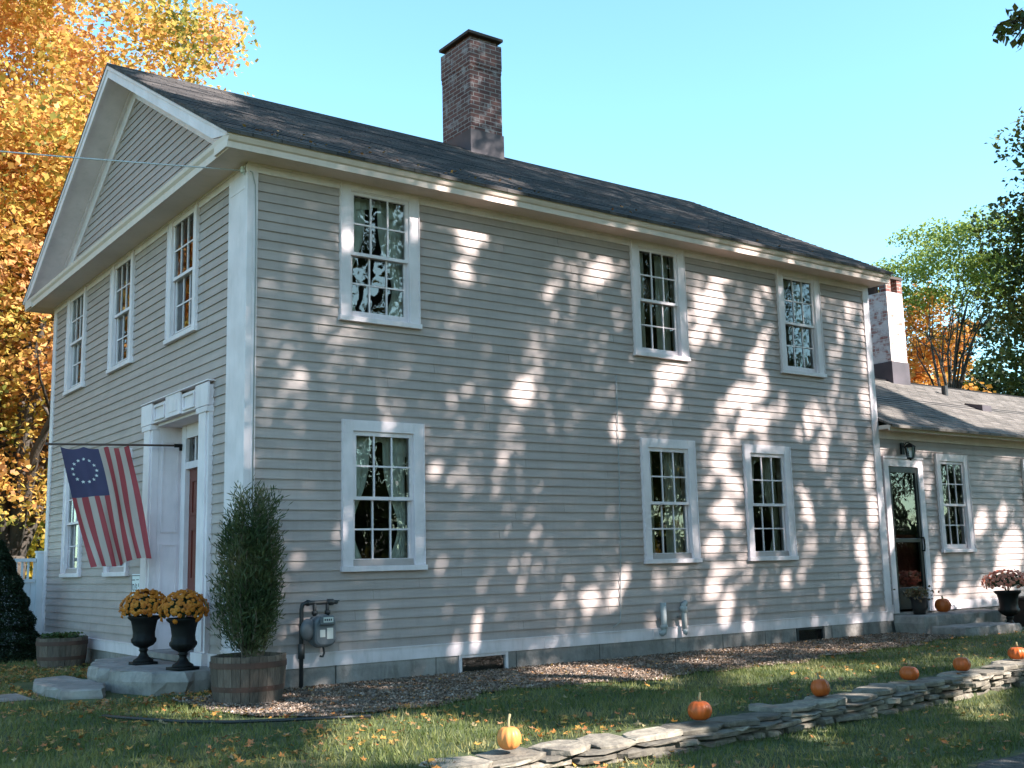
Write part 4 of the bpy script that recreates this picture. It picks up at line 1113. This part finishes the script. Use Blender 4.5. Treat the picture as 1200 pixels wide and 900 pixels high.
for nm in ('red', 'cream', 'blue'):
    n_ = M[nm].node_tree; pb = n_.nodes['Principled BSDF']; src = pb.inputs['Base Color'].links[0].from_socket
    tr = n_.nodes.new('ShaderNodeBsdfTranslucent'); n_.links.new(src, tr.inputs[0]); mx = n_.nodes.new('ShaderNodeMixShader'); mx.inputs[0].default_value = .4
    n_.links.new(pb.outputs[0], mx.inputs[1]); n_.links.new(tr.outputs[0], mx.inputs[2]); n_.links.new(mx.outputs[0], n_.nodes['Material Output'].inputs[0])
b.build('cloth', [M['red'], M['cream'], M['blue'], M['star']], t, smooth=True)

# fence beside the house
t = thing('board_fence', 'white board fence with open top rail at left rear corner of the house', 'fence', (0, 0, 0))
b = MB(); x = -3.4
while x < -.16:
    b.box(x, x+.135, 7.72, 7.742, .2, 1.22); x += .14
b.box(-3.4, -.12, 7.743, 7.78, .45, .53); b.box(-3.4, -.12, 7.743, 7.78, 1.1, 1.18); b.box(-3.4, -.12, 7.70, 7.78, 1.221, 1.27); b.box(-3.4, -.12, 7.70, 7.78, 1.53, 1.58)
b.build('boards', M['fence'], t)
b = MB(); x = -3.38
while x < -.14: b.box(x, x+.03, 7.73, 7.75, 1.271, 1.529); x += .085
b.build('balusters', M['fence'], t)
for x in (-.11, -1.9, -3.5):
    b = MB(); b.box(x, x+.10, 7.69, 7.79, .1, 1.66); b.box(x-.012, x+.112, 7.68, 7.80, 1.66, 1.69); b.build('post', M['fence'], t)

# ------------------------------------------------------------------ trees
def limb_tree(t, base, crown_pts, r0, barkm, seed, fork=.35, name='trunk'):
    """tapered trunk with limbs reaching towards the given crown points (local coords)"""
    rs = random.Random(seed); b = MB()
    top = np.mean(crown_pts, 0); zf = top[2]*fork
    fk = np.array([top[0]*.25, top[1]*.25, zf])
    b.tube([(0, 0, -.15), (0, 0, .25), tuple(fk*.5+np.array([rs.uniform(-.08, .08), rs.uniform(-.08, .08), 0])), tuple(fk)], [r0*1.45, r0*1.08, r0*.92, r0*.8], 10)
    for p in crown_pts:
        p = np.array(p); st = fk*rs.uniform(.75, 1.0); mid = st*.5+p*.5+np.array([0, 0, np.linalg.norm(p-st)*.10])+rng.normal(size=3)*.15
        rr = r0*rs.uniform(.30, .5)
        b.tube([tuple(st), tuple(st*.6+mid*.4+rng.normal(size=3)*.05), tuple(mid), tuple(mid*.4+p*.6+rng.normal(size=3)*.15), tuple(p)], [rr, rr*.8, rr*.6, rr*.35, rr*.12], 6)
        for _ in range(3):
            q = p+rng.normal(size=3)*.9; s2 = mid*.5+p*.5; b.tube([tuple(s2), tuple((s2+q)/2+rng.normal(size=3)*.1), tuple(q)], [rr*.3, rr*.18, .012], 4)
    return b.build(name, barkm, t, smooth=True)
def tree(name, label, cat, loc, center, radii, nclump, per, leaf, lm, seed, r0=.22, limbs=12, crad=(.6, 1.3), shell=.45, group=None, fork=.35, cut=None, squash=.7):
    t = thing(name, label, cat, loc, 0, group)
    C = ellipsoid_centers(center, radii, nclump, shell)
    if cut is not None: C = C[cut(C)]
    rad = crad[0]+(crad[1]-crad[0])*rng.random(len(C))
    P = clump_points(C, rad, per, squash)
    V, F = leaf_quads(P, leaf*(.45+1.1*rng.random(len(P))), .2)
    npmesh('crown', V, F, lm, t)
    idx = rng.choice(len(C), min(limbs, len(C)), replace=False)
    limb_tree(t, (0, 0, 0), C[idx]*np.array([.72, .72, .85]), r0, M['bark'], seed, fork)
    return t
M['orange'] = leafmat('orange_gold_maple_leaf', [(.11, .13, .035), (.25, .25, .055), (.62, .40, .09), (.67, .35, .11), (.60, .27, .11), (.68, .38, .21)], .45, .6)
M['orange2'] = leafmat('yellow_green_maple_leaf', [(.09, .13, .02), (.22, .23, .03), (.60, .40, .05), (.62, .30, .06)], .45, .5)
M['rust'] = leafmat('rust_orange_leaf', [(.20, .20, .04), (.55, .26, .05), (.64, .20, .06)], .35, .3)
M['ltgreen'] = leafmat('pale_yellow_green_leaf', [(.12, .18, .04), (.22, .285, .06), (.34, .37, .085)], .5, .3)
M['dkgreen'] = leafmat('dark_green_leaf', [(.015, .03, .01), (.03, .05, .015), (.06, .075, .02)], .3, .3)
M['olive'] = leafmat('olive_turning_leaf', [(.03, .05, .012), (.07, .085, .02), (.20, .13, .025)], .35, .4)
tree('maple_tree', 'large orange maple rising behind the left end of the house', 'tree', (1.15, 15.6, .1), (.6, .3, 9.4), (5.7, 5.2, 7.3), 460, 360, .12, M['orange'], 1, r0=.42, limbs=16, crad=(.5, 1.35), fork=.22)
tree('maple_tree', 'yellow green maple filling the left edge behind the fence', 'tree', (5.0, 27, .1), (-.8, 0, 8.2), (6.5, 5, 7.6), 260, 150, .19, M['orange2'], 2, r0=.4, limbs=12, crad=(.9, 1.7), fork=.2)
tree('maple_tree', 'orange maple standing left of the house front beyond the frame', 'tree', (-7.6, 17, .1), (.6, 0, 8.2), (5.4, 5, 7.2), 260, 230, .17, M['orange'], 3, r0=.36, limbs=9, crad=(.8, 1.5))
tree('maple_tree', 'tall yellow maple far left of the house front beyond the frame', 'tree', (-15, 24, .1), (0, 0, 8), (6, 6, 7), 150, 70, .26, M['orange2'], 4, r0=.36, limbs=9, crad=(.9, 1.7))
# right-hand background
tree('locust_tree', 'airy pale green tree behind the white wing chimney', 'tree', (29.4, 11.0, .1), (.9, -.8, 10.9), (3.4, 3.2, 1.6), 110, 330, .10, M['ltgreen'], 5, r0=.16, limbs=14, crad=(.45, .95), fork=.62, squash=.4)
tree('maple_tree', 'small orange tree glowing beside the white wing chimney', 'tree', (31.6, 14.2, .1), (.2, -.2, 6.7), (2.5, 2.4, 4.3), 110, 190, .16, M['rust'], 6, r0=.2, limbs=8, crad=(.6, 1.2))
tree('oak_tree', 'tall dark green tree at the right edge above the wing', 'tree', (28.6, 5.6, .1), (.5, -.3, 8.1), (3.1, 2.8, 8.0), 320, 210, .15, M['olive'], 7, r0=.3, limbs=10, crad=(.6, 1.3))
tree('spruce_tree', 'dark green tree low behind the wing roof, right of the orange one', 'tree', (44.0, 16.4, .1), (.5, 0, 6.4), (5.6, 4, 6.6), 230, 130, .22, M['dkgreen'], 8, r0=.25, limbs=8, crad=(.7, 1.3))
tree('maple_tree', 'low green and orange tree behind the middle of the wing ridge', 'tree', (40, 18.5, .1), (0, 0, 4.6), (6.5, 3, 4.8), 150, 120, .22, M['orange2'], 9, r0=.25, limbs=8, crad=(.8, 1.4))
# neighbour's house far behind the left trees
t = thing('neighbour_house', 'pale distant house glimpsed between trunks at the left edge', 'house', (6.6, 36, 0))
b = MB(); b.box(-4, 3, 0, 6, 0, 3.4); b.build('wall', M['farwall'], t)
b = MB(); b.prism([(-.4, 3.4), (6.4, 3.4), (3, 5.6)], -4.4, 3.4, lambda p, q: (q, p[0], p[1])); b.build('roof', M['roof2'], t)
for x in (-3, -1, 1):
    b = MB(); b.box(x, x+.9, -.03, -.002, 1.0, 2.4); f = b.build('window', M['white'], t)
    b = MB(); b.box(x+.1, x+.8, -.05, -.031, 1.1, 2.3); b.build('pane', M['glass'], f)

# ------------------------------------------------------------------ shade trees in front of the side wall (right of and behind the camera)
# light patches the crowns leave open: (u, v, ru, rv, tilt deg, strength), as seen on the wall, the lawn and the roof
PATCH = [
 (552, 275, 17, 24, 10, 1), (541, 318, 12, 12, 10, .8), (560, 262, 14, 8, 0, 1), (534, 262, 6, 5, 0, .7),
 (402, 282, 6, 10, 0, .8), (485, 262, 5, 18, 0, .8), (484, 330, 4, 9, 0, .5), (350, 305, 10, 12, 0, .35), (505, 310, 10, 18, 0, .35), (385, 465, 8, 14, 0, .4),
 (702, 322, 15, 20, 30, .7), (672, 330, 18, 10, 30, .45), (690, 300, 8, 10, 20, .4), (612, 460, 14, 16, 20, .75), (635, 435, 9, 14, 20, .5), (650, 395, 8, 12, 20, .45), (690, 408, 8, 9, 0, .4), (640, 345, 10, 8, 10, .35),
 (830, 355, 14, 22, 20, 1), (845, 322, 10, 16, 25, .8), (862, 300, 8, 10, 20, .5), (815, 395, 10, 10, 0, .8), (838, 393, 6, 10, 10, .8), (824, 378, 8, 10, 0, .8), (868, 345, 5, 14, 20, .4),
 (896, 398, 7, 14, 15, .7), (884, 425, 10, 18, 20, 1), (890, 455, 8, 18, 15, .9), (868, 465, 14, 14, 20, .9), (850, 480, 10, 10, 10, .9), (872, 495, 8, 16, 20, .9), (890, 492, 8, 14, 10, .8), (846, 500, 8, 10, 0, .7), (915, 480, 5, 20, 10, .6), (905, 450, 5, 12, 15, .5),
 (780, 440, 14, 13, 20, .8), (795, 430, 8, 12, 0, .6), (770, 470, 10, 12, 25, .8), (790, 472, 6, 10, 0, .7), (760, 455, 8, 8, 0, .4),
 (722, 505, 7, 14, 5, .8), (735, 545, 6, 8, 0, .5), (700, 545, 6, 6, 0, .4),
 (850, 520, 14, 10, 10, .8), (842, 545, 14, 14, 15, .9), (858, 575, 13, 17, 10, 1), (845, 600, 10, 14, 15, .9), (836, 640, 9, 12, 10, .8), (815, 575, 5, 10, 0, .5), (862, 640, 9, 6, 0, .6), (860, 612, 8, 10, 0, .8), (828, 565, 6, 8, 0, .6), (845, 668, 16, 6, 0, .8), (835, 690, 10, 14, 20, .8), (850, 715, 8, 22, 12, .9), (815, 695, 6, 8, 0, .5),
 (990, 368, 7, 18, 12, .9), (986, 395, 5, 10, 0, .8), (975, 345, 5, 5, 0, .5), (978, 420, 6, 14, 10, .5), (1012, 430, 4, 15, 0, .7), (1014, 470, 6, 18, 0, .8),
 (950, 490, 10, 18, 10, .9), (972, 500, 6, 14, 10, .7), (940, 510, 8, 10, 0, .6), (958, 535, 9, 14, 0, .7), (945, 560, 7, 8, 0, .5), (948, 600, 8, 14, 0, .8), (940, 580, 6, 12, 0, .6), (955, 640, 6, 10, 0, .5), (985, 560, 6, 14, 10, .5),
 (1011, 642, 11, 16, 0, 1), (1012, 690, 12, 26, 5, 1), (1015, 560, 7, 18, 0, .7), (1022, 600, 6, 20, 0, .8), (985, 605, 6, 14, 0, .4), (1000, 735, 8, 14, 0, .6),
 (690, 705, 11, 14, 15, .85), (728, 683, 7, 16, 15, .9), (718, 705, 7, 12, 10, .9), (678, 718, 12, 8, 0, .6), (770, 680, 8, 10, 0, .6), (660, 690, 8, 10, 0, .5), (700, 640, 10, 14, 0, .45), (620, 640, 8, 12, 0, .3),
 (547, 752, 15, 10, 15, .9), (556, 733, 9, 14, 15, .7), (530, 765, 8, 8, 0, .7), (580, 720, 9, 8, 0, .5), (500, 725, 8, 14, 0, .35), (455, 700, 14, 22, 15, .4), (480, 745, 14, 10, 0, .5), (430, 740, 8, 10, 0, .4),
 (508, 552, 10, 10, 0, .75), (525, 562, 8, 8, 0, .6), (515, 520, 8, 8, 0, .5), (450, 495, 14, 4, 0, .5), (390, 640, 9, 11, 0, .6), (440, 664, 10, 3, 0, .5), (487, 650, 5, 14, 0, .4), (345, 640, 10, 10, 0, .4),
 (920, 682, 5, 9, 0, .9), (907, 660, 6, 8, 0, .4), (880, 690, 6, 10, 10, .4), (795, 735, 7, 9, 10, .7), (765, 728, 8, 10, 10, .7), (875, 730, 6, 16, 10, .6), (960, 690, 5, 8, 0, .4), (690, 745, 12, 8, 0, .4),
 # wing
 (1165, 688, 22, 10, 0, .8), (1186, 655, 16, 42, 10, 1), (1178, 600, 6, 14, 10, .8), (1153, 610, 8, 18, 15, .8), (1102, 670, 7, 24, 5, .9), (1113, 705, 26, 12, 0, 1), (1134, 690, 8, 10, 10, .8), (1120, 640, 6, 14, 10, .4), (1188, 528, 14, 5, 0, .9), (1036, 520, 8, 8, 0, .7), (1087, 520, 10, 7, 0, .7), (1078, 548, 6, 8, 0, .8), (1125, 520, 8, 5, 0, .5), (1046, 620, 6, 30, 0, .7), (1090, 560, 6, 18, 0, .6),
 # bed and lawn
 (700, 793, 70, 8, 4, 1), (760, 800, 30, 5, 0, .8), (620, 800, 40, 5, 0, .5), (440, 812, 30, 4, 0, .3), (860, 765, 35, 4, 0, .6), (830, 775, 30, 4, 0, .6),
 (460, 868, 70, 22, -4, .95), (570, 870, 45, 16, 0, .95), (540, 852, 50, 8, 0, .7), (610, 875, 20, 24, 0, 1), (655, 862, 60, 8, -6, .6), (690, 875, 60, 14, -4, .95), (760, 862, 50, 10, -4, .9), (620, 893, 70, 9, 0, .9), (780, 885, 50, 8, 0, .7),
 (255, 838, 75, 6, 0, .95), (340, 830, 20, 6, 0, .8), (205, 806, 16, 8, 0, .5), (385, 845, 20, 8, 0, .6),
 (925, 785, 55, 8, -4, .95), (985, 788, 50, 8, -4, .8), (880, 795, 30, 6, 0, .6), (1000, 825, 18, 14, 0, 1), (985, 838, 20, 8, 0, .7), (1100, 775, 40, 4, 0, .6), (1160, 778, 30, 6, 0, .7), (1175, 795, 28, 14, 0, 1), (1190, 815, 24, 6, 0, .8), (1060, 780, 30, 4, 0, .5),
 (920, 865, 50, 4, 0, .45), (1150, 868, 50, 4, 0, .5), (1050, 862, 40, 3, 0, .4), (880, 880, 50, 4, 0, .4), (320, 890, 60, 5, 0, .35), (100, 880, 50, 4, 0, .3), (820, 892, 40, 6, 0, .6), (1160, 845, 30, 4, 0, .5),
 # roof
 (235, 108, 50, 10, 14, .9), (190, 98, 30, 8, 14, .8), (290, 135, 45, 5, 14, .5), (340, 165, 40, 5, 12, .4), (470, 190, 30, 4, 14, .5), (590, 212, 35, 4, 14, .6), (550, 175, 20, 4, 14, .5), (700, 235, 30, 4, 14, .5), (830, 270, 25, 4, 14, .5), (900, 300, 20, 4, 14, .5),
 # wing roof
 (1110, 462, 40, 8, 14, 1), (1170, 475, 40, 14, 14, 1), (1190, 500, 14, 8, 14, .8), (1045, 484, 16, 6, 20, .9), (1080, 500, 14, 4, 14, .5)]
PA = np.array(PATCH, float)
def project(P):
    q = P-CAM; z = q@FWD
    return np.stack([600+FPX*(q@RIGHT)/z, 450-FPX*(q@UP)/z], 1), z
def shade_target(P):
    """where the shadow of each point P lands (wall, lawn, roof)"""
    tw = P[:, 1]/S[1]; A = P-S*tw[:, None]                 # on the plane y = 0
    T = A.copy()
    lawn = A[:, 2] < .16
    tg = (P[:, 2]-.16)/S[2]; G = P-S*tg[:, None]; T[lawn] = G[lawn]
    wingsel = (A[:, 0] > L) & (A[:, 2] > 3.2)
    # roofs: solve (z - ze) = slope * (y + ev)
    def onroof(ze, ev, sl):
        # P - S t : z = ze + sl*(y+ev)
        t = (P[:, 2]-ze-sl*(P[:, 1]+ev))/(S[2]-sl*S[1]); return P-S*t[:, None]
    Rm = onroof(zeave, EV, RS); Rw = onroof(3.24, WEV-WY, WRS)
    up = (A[:, 2] > 5.5) & (A[:, 0] < L); T[up] = Rm[up]; T[wingsel] = Rw[wingsel]
    return T, A
def keep_prob(T):
    uv, z = project(T); k = np.ones(len(T))
    for (u, v, ru, rv, tl, s) in PA:
        a = math.radians(tl); du = uv[:, 0]-u; dv = uv[:, 1]-v
        x = du*math.cos(a)+dv*math.sin(a)*1; y = -du*math.sin(a)*1+dv*math.cos(a)
        # tilt leans the patch to the upper right
        g_ = 1.3 if v > 765 else 1.03 if 735 < u < 1035 else (.9 if u > 1035 and v > 505 and v < 715 else 1.0)
        d = ((x/ru)**2+(y/rv)**2)/g_**2
        k *= 1-(min(1, s*1.3) if s > .5 else s*.65)*np.clip((1.7-d)/1.0, 0, 1)
    p = T[:, 0]*.88-(T[:, 2]-T[:, 1])*.47; q = T[:, 0]*.47+(T[:, 2]-T[:, 1])*.88
    nz = np.sin(p*6.1+1.3*np.sin(q*1.1))+np.sin(p*10.7+q*1.9+2)+np.sin(q*3.1-p*2.2+.6*np.sin(p*5))+np.sin(p*3.3+q*.7)*.8
    side = np.clip((uv[:, 0]-250)/700, 0, 1)
    k *= 1-np.clip((nz-1.15+.5*(1-side))/1.2, 0, 1)*(.12+.55*side*(uv[:, 0] < 1035))
    return k
M['shade_leaf'] = leafmat('green_gold_shade_leaf', [(.035, .06, .014), (.06, .09, .02), (.13, .12, .025), (.28, .14, .03)], .3, .3)
def shade_tree(label, trunk, xr, zr, tr, nclump, per, lsize, seed, extra=None):
    t = thing('shade_tree', label, 'tree', (*trunk, 0), 0, 'maples shading the side wall')
    a = rng.uniform(*xr, nclump); z = rng.uniform(*zr, nclump); tt = rng.uniform(*tr, nclump)-np.clip(z-6, 0, 4)*1.3
    C = np.stack([a, np.zeros(nclump), z], 1)+S*tt[:, None]
    C = C[(C[:, 2] > 2.6)]
    rad = .45+.75*rng.random(len(C))
    P = clump_points(C, rad, per, .75)
    T, A = shade_target(P)
    k = keep_prob(T)
    # nothing over the far wing chimney, and never inside the picture
    uv, zc_ = project(P)
    vis = (zc_ > .1) & (uv[:, 0] < 1215) & (uv[:, 0] > -10) & (uv[:, 1] > -10)
    tuv, _z = project(T); wr = (A[:, 0] > L+.3) & (A[:, 2] > 3.35)
    k[wr & (tuv[:, 1] < 450+(tuv[:, 0]-1025)*.42)] = .0
    # an opening in the crown through which the sky shows in the nearest upper window
    Mc = CAM*np.array([1, -1, 1]); tm = Mc[1]/(Mc[1]-P[:, 1]); Q = Mc+(P-Mc)*tm[:, None]
    k[(Q[:, 0] > 1.1) & (Q[:, 0] < 1.60) & (Q[:, 2] > 3.9) & (Q[:, 2] < 4.6+.15*np.sin(Q[:, 0]*9))] *= .12
    k[(T[:, 0] > 13.2) & (A[:, 2] > 5.2)] = .0
    P = P[(rng.random(len(P)) < k) & ~vis & (P[:, 2] > 2.2)]
    V, F = leaf_quads(P, lsize*(.65+.7*rng.random(len(P))), .15)
    V = V-np.array([*trunk, 0]); npmesh('crown', V, F, M['shade_leaf'], t)
    if extra is not None: extra(t, trunk)
    cc = C-np.array([*trunk, 0]); cc = cc[cc[:, 2] > 4]; T2, A2 = shade_target(cc+np.array([*trunk, 0])); kk = keep_prob(T2)
    cc = cc[kk > .8]; idx = rng.choice(len(cc), min(14, len(cc)), replace=False)
    limb_tree(t, (0, 0, 0), cc[idx]*.97, .3, M['bark'], seed, .32)
    return t, len(P)
def overhang(t, trunk):
    # two leafy twigs of this tree reaching into the upper right corner of the view
    o = np.array([*trunk, 0]); b = MB(); P = []
    def along(p0, p1, n, sp): 
        s = rng.random((n, 1)); return p0*(1-s)+p1*s+rng.normal(size=(n, 3))*sp
    for (u0, v0, u1, v1, d, n, sp) in ((1240, -30, 1192, 30, 11.0, 70, .10), (1192, 25, 1163, 42, 11.0, 22, .045), (1200, 20, 1186, 50, 11.0, 34, .05), (1240, 10, 1196, 20, 11.2, 40, .07)):
        q0 = CAM+(FWD+RIGHT*(u0-600)/FPX-UP*(v0-450)/FPX)*d; q1 = CAM+(FWD+RIGHT*(u1-600)/FPX-UP*(v1-450)/FPX)*d
        b.tube([tuple(q0-o), tuple((q0+q1)/2-o+rng.normal(size=3)*.03), tuple(q1-o)], [.02, .012, .005], 5); P.append(along(q0, q1, n, sp))
    q0 = CAM+(FWD+RIGHT*(1240-600)/FPX-UP*(-30-450)/FPX)*11
    b.tube([tuple(q0-o), tuple((q0-o)*.6+np.array([0, 0, 3.2])), (0, 0, 5.2)], [.02, .05, .09], 6)
    b.build('overhanging_branch', M['bark'], t)
    P = np.concatenate(P)-o; V, F = leaf_quads(P, .085+.03*rng.random(len(P)), .0); npmesh('overhanging_leaves', V, F, M['shade_leaf'], t)
_, n1 = shade_tree('nearest maple out of frame shading the left of the side wall', (7.2, -12.0), (-5.5, 5.6), (-6.5, 13), (13, 19), 1850, 170, .125, 31, overhang)
_, n2 = shade_tree('maple out of frame shading the right of the side wall and the wing', (15.5, -13), (5.0, 16), (-6.5, 13), (13, 20), 1550, 190, .112, 32)
print('shade leaves', n1, n2)
# trees and hedge across the lane, seen only in the window glass
for i, (x, h, lm, lb) in enumerate(((6, 6.2, 'dkgreen', 'dark green tree across the lane, nearest behind the camera'), (16, 3.4, 'olive', 'low olive tree across the lane behind the camera'), (27, 6.8, 'dkgreen', 'dark green tree across the lane, opposite the middle windows'), (37, 7.4, 'orange2', 'yellow tree across the lane, opposite the far windows'), (47, 7.4, 'dkgreen', 'dark green tree across the lane, opposite the wing door'), (58, 8.2, 'olive', 'tall olive tree across the lane, opposite the wing'), (71, 8.6, 'dkgreen', 'dark green tree across the lane, last of the row'))):
    tree('lane_tree', lb, 'tree', (x, -34-(i % 2)*3, 0), (0, 0, h*.95), (6.6, 3.6, h), 150, 60, .36, M[lm], 50+i, r0=.3, limbs=7, crad=(1.0, 1.9), group='trees across the lane')
t = thing('hedge', 'long green hedge added behind the camera to darken the window reflections', 'hedge', (40, -44, 0))  # added to hide the bright horizon below the tree crowns in reflections
P = np.stack([rng.uniform(-55, 60, 15000), rng.normal(size=15000)*.8, 3.6*rng.random(15000)**.8], 1)
V, F = leaf_quads(P, .5+.3*rng.random(15000), .1); npmesh('foliage', V, F, M['dkgreen'], t)
b = MB(); b.box(-55, 60, -.4, .4, 0, 3.0); b.build('branch_mass', M['dark'], t)
# ------------------------------------------------------------------ grass, fallen leaves, bed litter
def scatter(n, x0, x1, y0, y1):
    return rng.uniform(x0, x1, n), rng.uniform(y0, y1, n)
def in_poly(x, y, poly):
    c = np.zeros(len(x), bool); n = len(poly)
    for i in range(n):
        (xi, yi), (xj, yj) = poly[i], poly[i-1]
        m = ((yi > y) != (yj > y)) & (x < (xj-xi)*(y-yi)/(yj-yi+1e-9)+xi); c ^= m
    return c
M['grass'] = leafmat('lawn_grass_blade', [(.045, .066, .018), (.095, .12, .03), (.19, .185, .06), (.34, .28, .14)], .3, 1.6)
def lawn_ok(x, y):
    ok = ~in_bed(x, y, -.04)
    ok &= ~((np.abs(y-wall_y(x)-.10) < .22) & (x > -.6))
    ok &= ~((y < drive_hi(x)+.05) & (x > .85))
    ok &= ~((x > -1.5) & (x < 0.0) & (y > .45) & (y < 3)); ok &= ~((x > -.02) & (y > -.05)); ok &= ~((x > 10.05) & (y > -1.25))
    ok &= ~((x < -1.6) & (y > 1.0) & (y < 1.8))
    uv, z = project(np.stack([x, y, ground_z(x, y)], 1))
    return ok & (z > .5) & (uv[:, 0] > -40) & (uv[:, 0] < 1240) & (uv[:, 1] < 960)
gx, gy = scatter(520000, -4.5, 14, -8.5, 9)
m = lawn_ok(gx, gy); dist = np.hypot(gx-CAM[0], gy-CAM[1]); m &= rng.random(len(gx)) < np.clip(9/dist, .3, 1)
m &= ~((gx > -.75) & (gx < .35) & (gy > -2.4) & (gy < -1.5) & (rng.random(len(gx)) < .8))
patchy = np.sin(gx*1.7+gy*.6)+np.sin(gx*.7-gy*2.1)+np.sin(gx*3.3+gy*2.9)
m &= rng.random(len(gx)) < .75+.12*patchy
gx, gy = gx[m], gy[m]; n = len(gx); gz = ground_z(gx, gy)
hgt = (.028+.034*rng.random(n))*(1+.15*np.sin(gx*2.1)*np.sin(gy*1.9)); a = rng.random(n)*6.283; wd = .0035+.002*rng.random(n)
lean = rng.normal(size=(n, 2))*.45*hgt[:, None]
B = np.stack([gx, gy, gz-.003], 1); dx = np.stack([np.cos(a)*wd, np.sin(a)*wd, 0*a], 1)
tip = B+np.stack([lean[:, 0], lean[:, 1], hgt], 1)
V = np.stack([B-dx, B+dx, tip], 1).reshape(-1, 3)
tag(npmesh('grass', V, np.arange(3*n).reshape(n, 3), M['grass']), 'short mown grass on the lawns around the stone wall', 'grass', kind='stuff')
print('grass', n)
# fallen maple leaves: five-pointed, slightly curled
M['fallen'] = leafmat('fallen_maple_leaf', [(.13, .075, .04), (.20, .12, .05), (.46, .24, .05), (.40, .13, .04), (.26, .19, .11), (.50, .38, .18)], .15, 3)
def fallen(n, x0, x1, y0, y1, test, size, zoff):
    x, y = scatter(n, x0, x1, y0, y1); m = test(x, y); x, y = x[m], y[m]; n = len(x)
    z = ground_z(x, y)+zoff*rng.random(n)+.006
    s = size*(.6+.8*rng.random(n)); a = rng.random(n)*6.283
    nrm = norm(np.stack([rng.normal(size=n)*.35, rng.normal(size=n)*.35, np.ones(n)], 1))
    t1 = norm(np.cross(nrm, np.stack([np.cos(a), np.sin(a), 0*a], 1))); t2 = np.cross(nrm, t1)
    c = np.stack([x, y, z], 1); k = 10; ring = []
    rad = [1, .45, .85, .5, .75, .3, .75, .5, .85, .45]
    curl = rng.uniform(-.25, .45, n)
    for i in range(k):
        th = 2*PI*i/k; q = s*rad[i]*rng.uniform(.6, 1.2, n)*.5; ring.append(c+(t1*math.cos(th)+t2*math.sin(th))*q[:, None]+nrm*(s*(curl+rng.uniform(-.3, .3, n))*rad[i]**2*.5)[:, None])
    V = np.stack([c]+ring, 1).reshape(-1, 3); o = np.arange(n)*(k+1)
    F = np.concatenate([np.stack([o, o+1+i, o+1+(i+1) % k], 1) for i in range(k)])
    return V, F
def onlawn(x, y): return lawn_ok(x, y) & (np.sin(x*2.9+np.sin(y*2.3)*1.5)+np.sin(y*3.7-x*1.1)+rng.normal(size=len(x))*.9 > .1) & (rng.random(len(x)) < np.where(x < 1.2, 1.0, np.where(x < 4, .45, .3)))
V1, F1 = fallen(26000, -4.5, 12, -8.5, 7, onlawn, .066, .035)
V2, F2 = fallen(4200, -.7, 10.2, -2.3, -.05, lambda x, y: in_bed(x, y), .045, .02)
V3, F3 = fallen(1300, -1.6, -.05, -.6, 5, lambda x, y: ~((x > -1.5) & (y > .45) & (y < 3)), .07, .02)
Vw, Fw = fallen(60, -.4, 9, -4.6, -3.4, lambda x, y: np.abs(y-wall_y(x)-.10) < .14, .06, .02); Vw[:, 2] += .035
off = 0; VV = []; FF = []
for v, f in ((V1, F1), (V2, F2), (V3, F3), (Vw, Fw)): VV.append(v); FF.append(f+off); off += len(v)
tag(npmesh('fallen_leaves', np.concatenate(VV), np.concatenate(FF), M['fallen']), 'fallen orange and yellow maple leaves scattered over lawn and bed', 'leaves', kind='stuff')
# crumbs of gravel and leaf mould in the bed
M['crumb'] = leafmat('gravel_and_leaf_crumbs', [(.075, .045, .03), (.17, .11, .075), (.30, .215, .165), (.46, .36, .31)], .0, 9)
x, y = scatter(70000, -.75, 10.2, -2.4, -.02); m = in_bed(x, y, .04); x, y = x[m], y[m]; n = len(x)
P = np.stack([x, y, ground_z(x, y)+.014+.012*rng.random(n)], 1); V, F = leaf_quads(P, .012+.022*rng.random(n)**2, .25, fold=.9)
tag(npmesh('bed_litter', V, F, M['crumb']), 'brown gravel and crumbled leaves covering the bed along the house', 'gravel', kind='stuff')
# leaves caught on the roof edge
x = rng.uniform(-.3, 10, 60)*rng.random(60); d = np.abs(rng.normal(size=60))*.35; y = -EV+.02+d; P = np.stack([x, y, zeave+RS*(y+EV)+.03], 1)
V, F = leaf_quads(P, .035+.02*rng.random(60), 1.2); tag(npmesh('roof_leaves', V, F, M['fallen']), 'dead leaves caught along the lower edge of the main roof', 'leaves', kind='stuff')
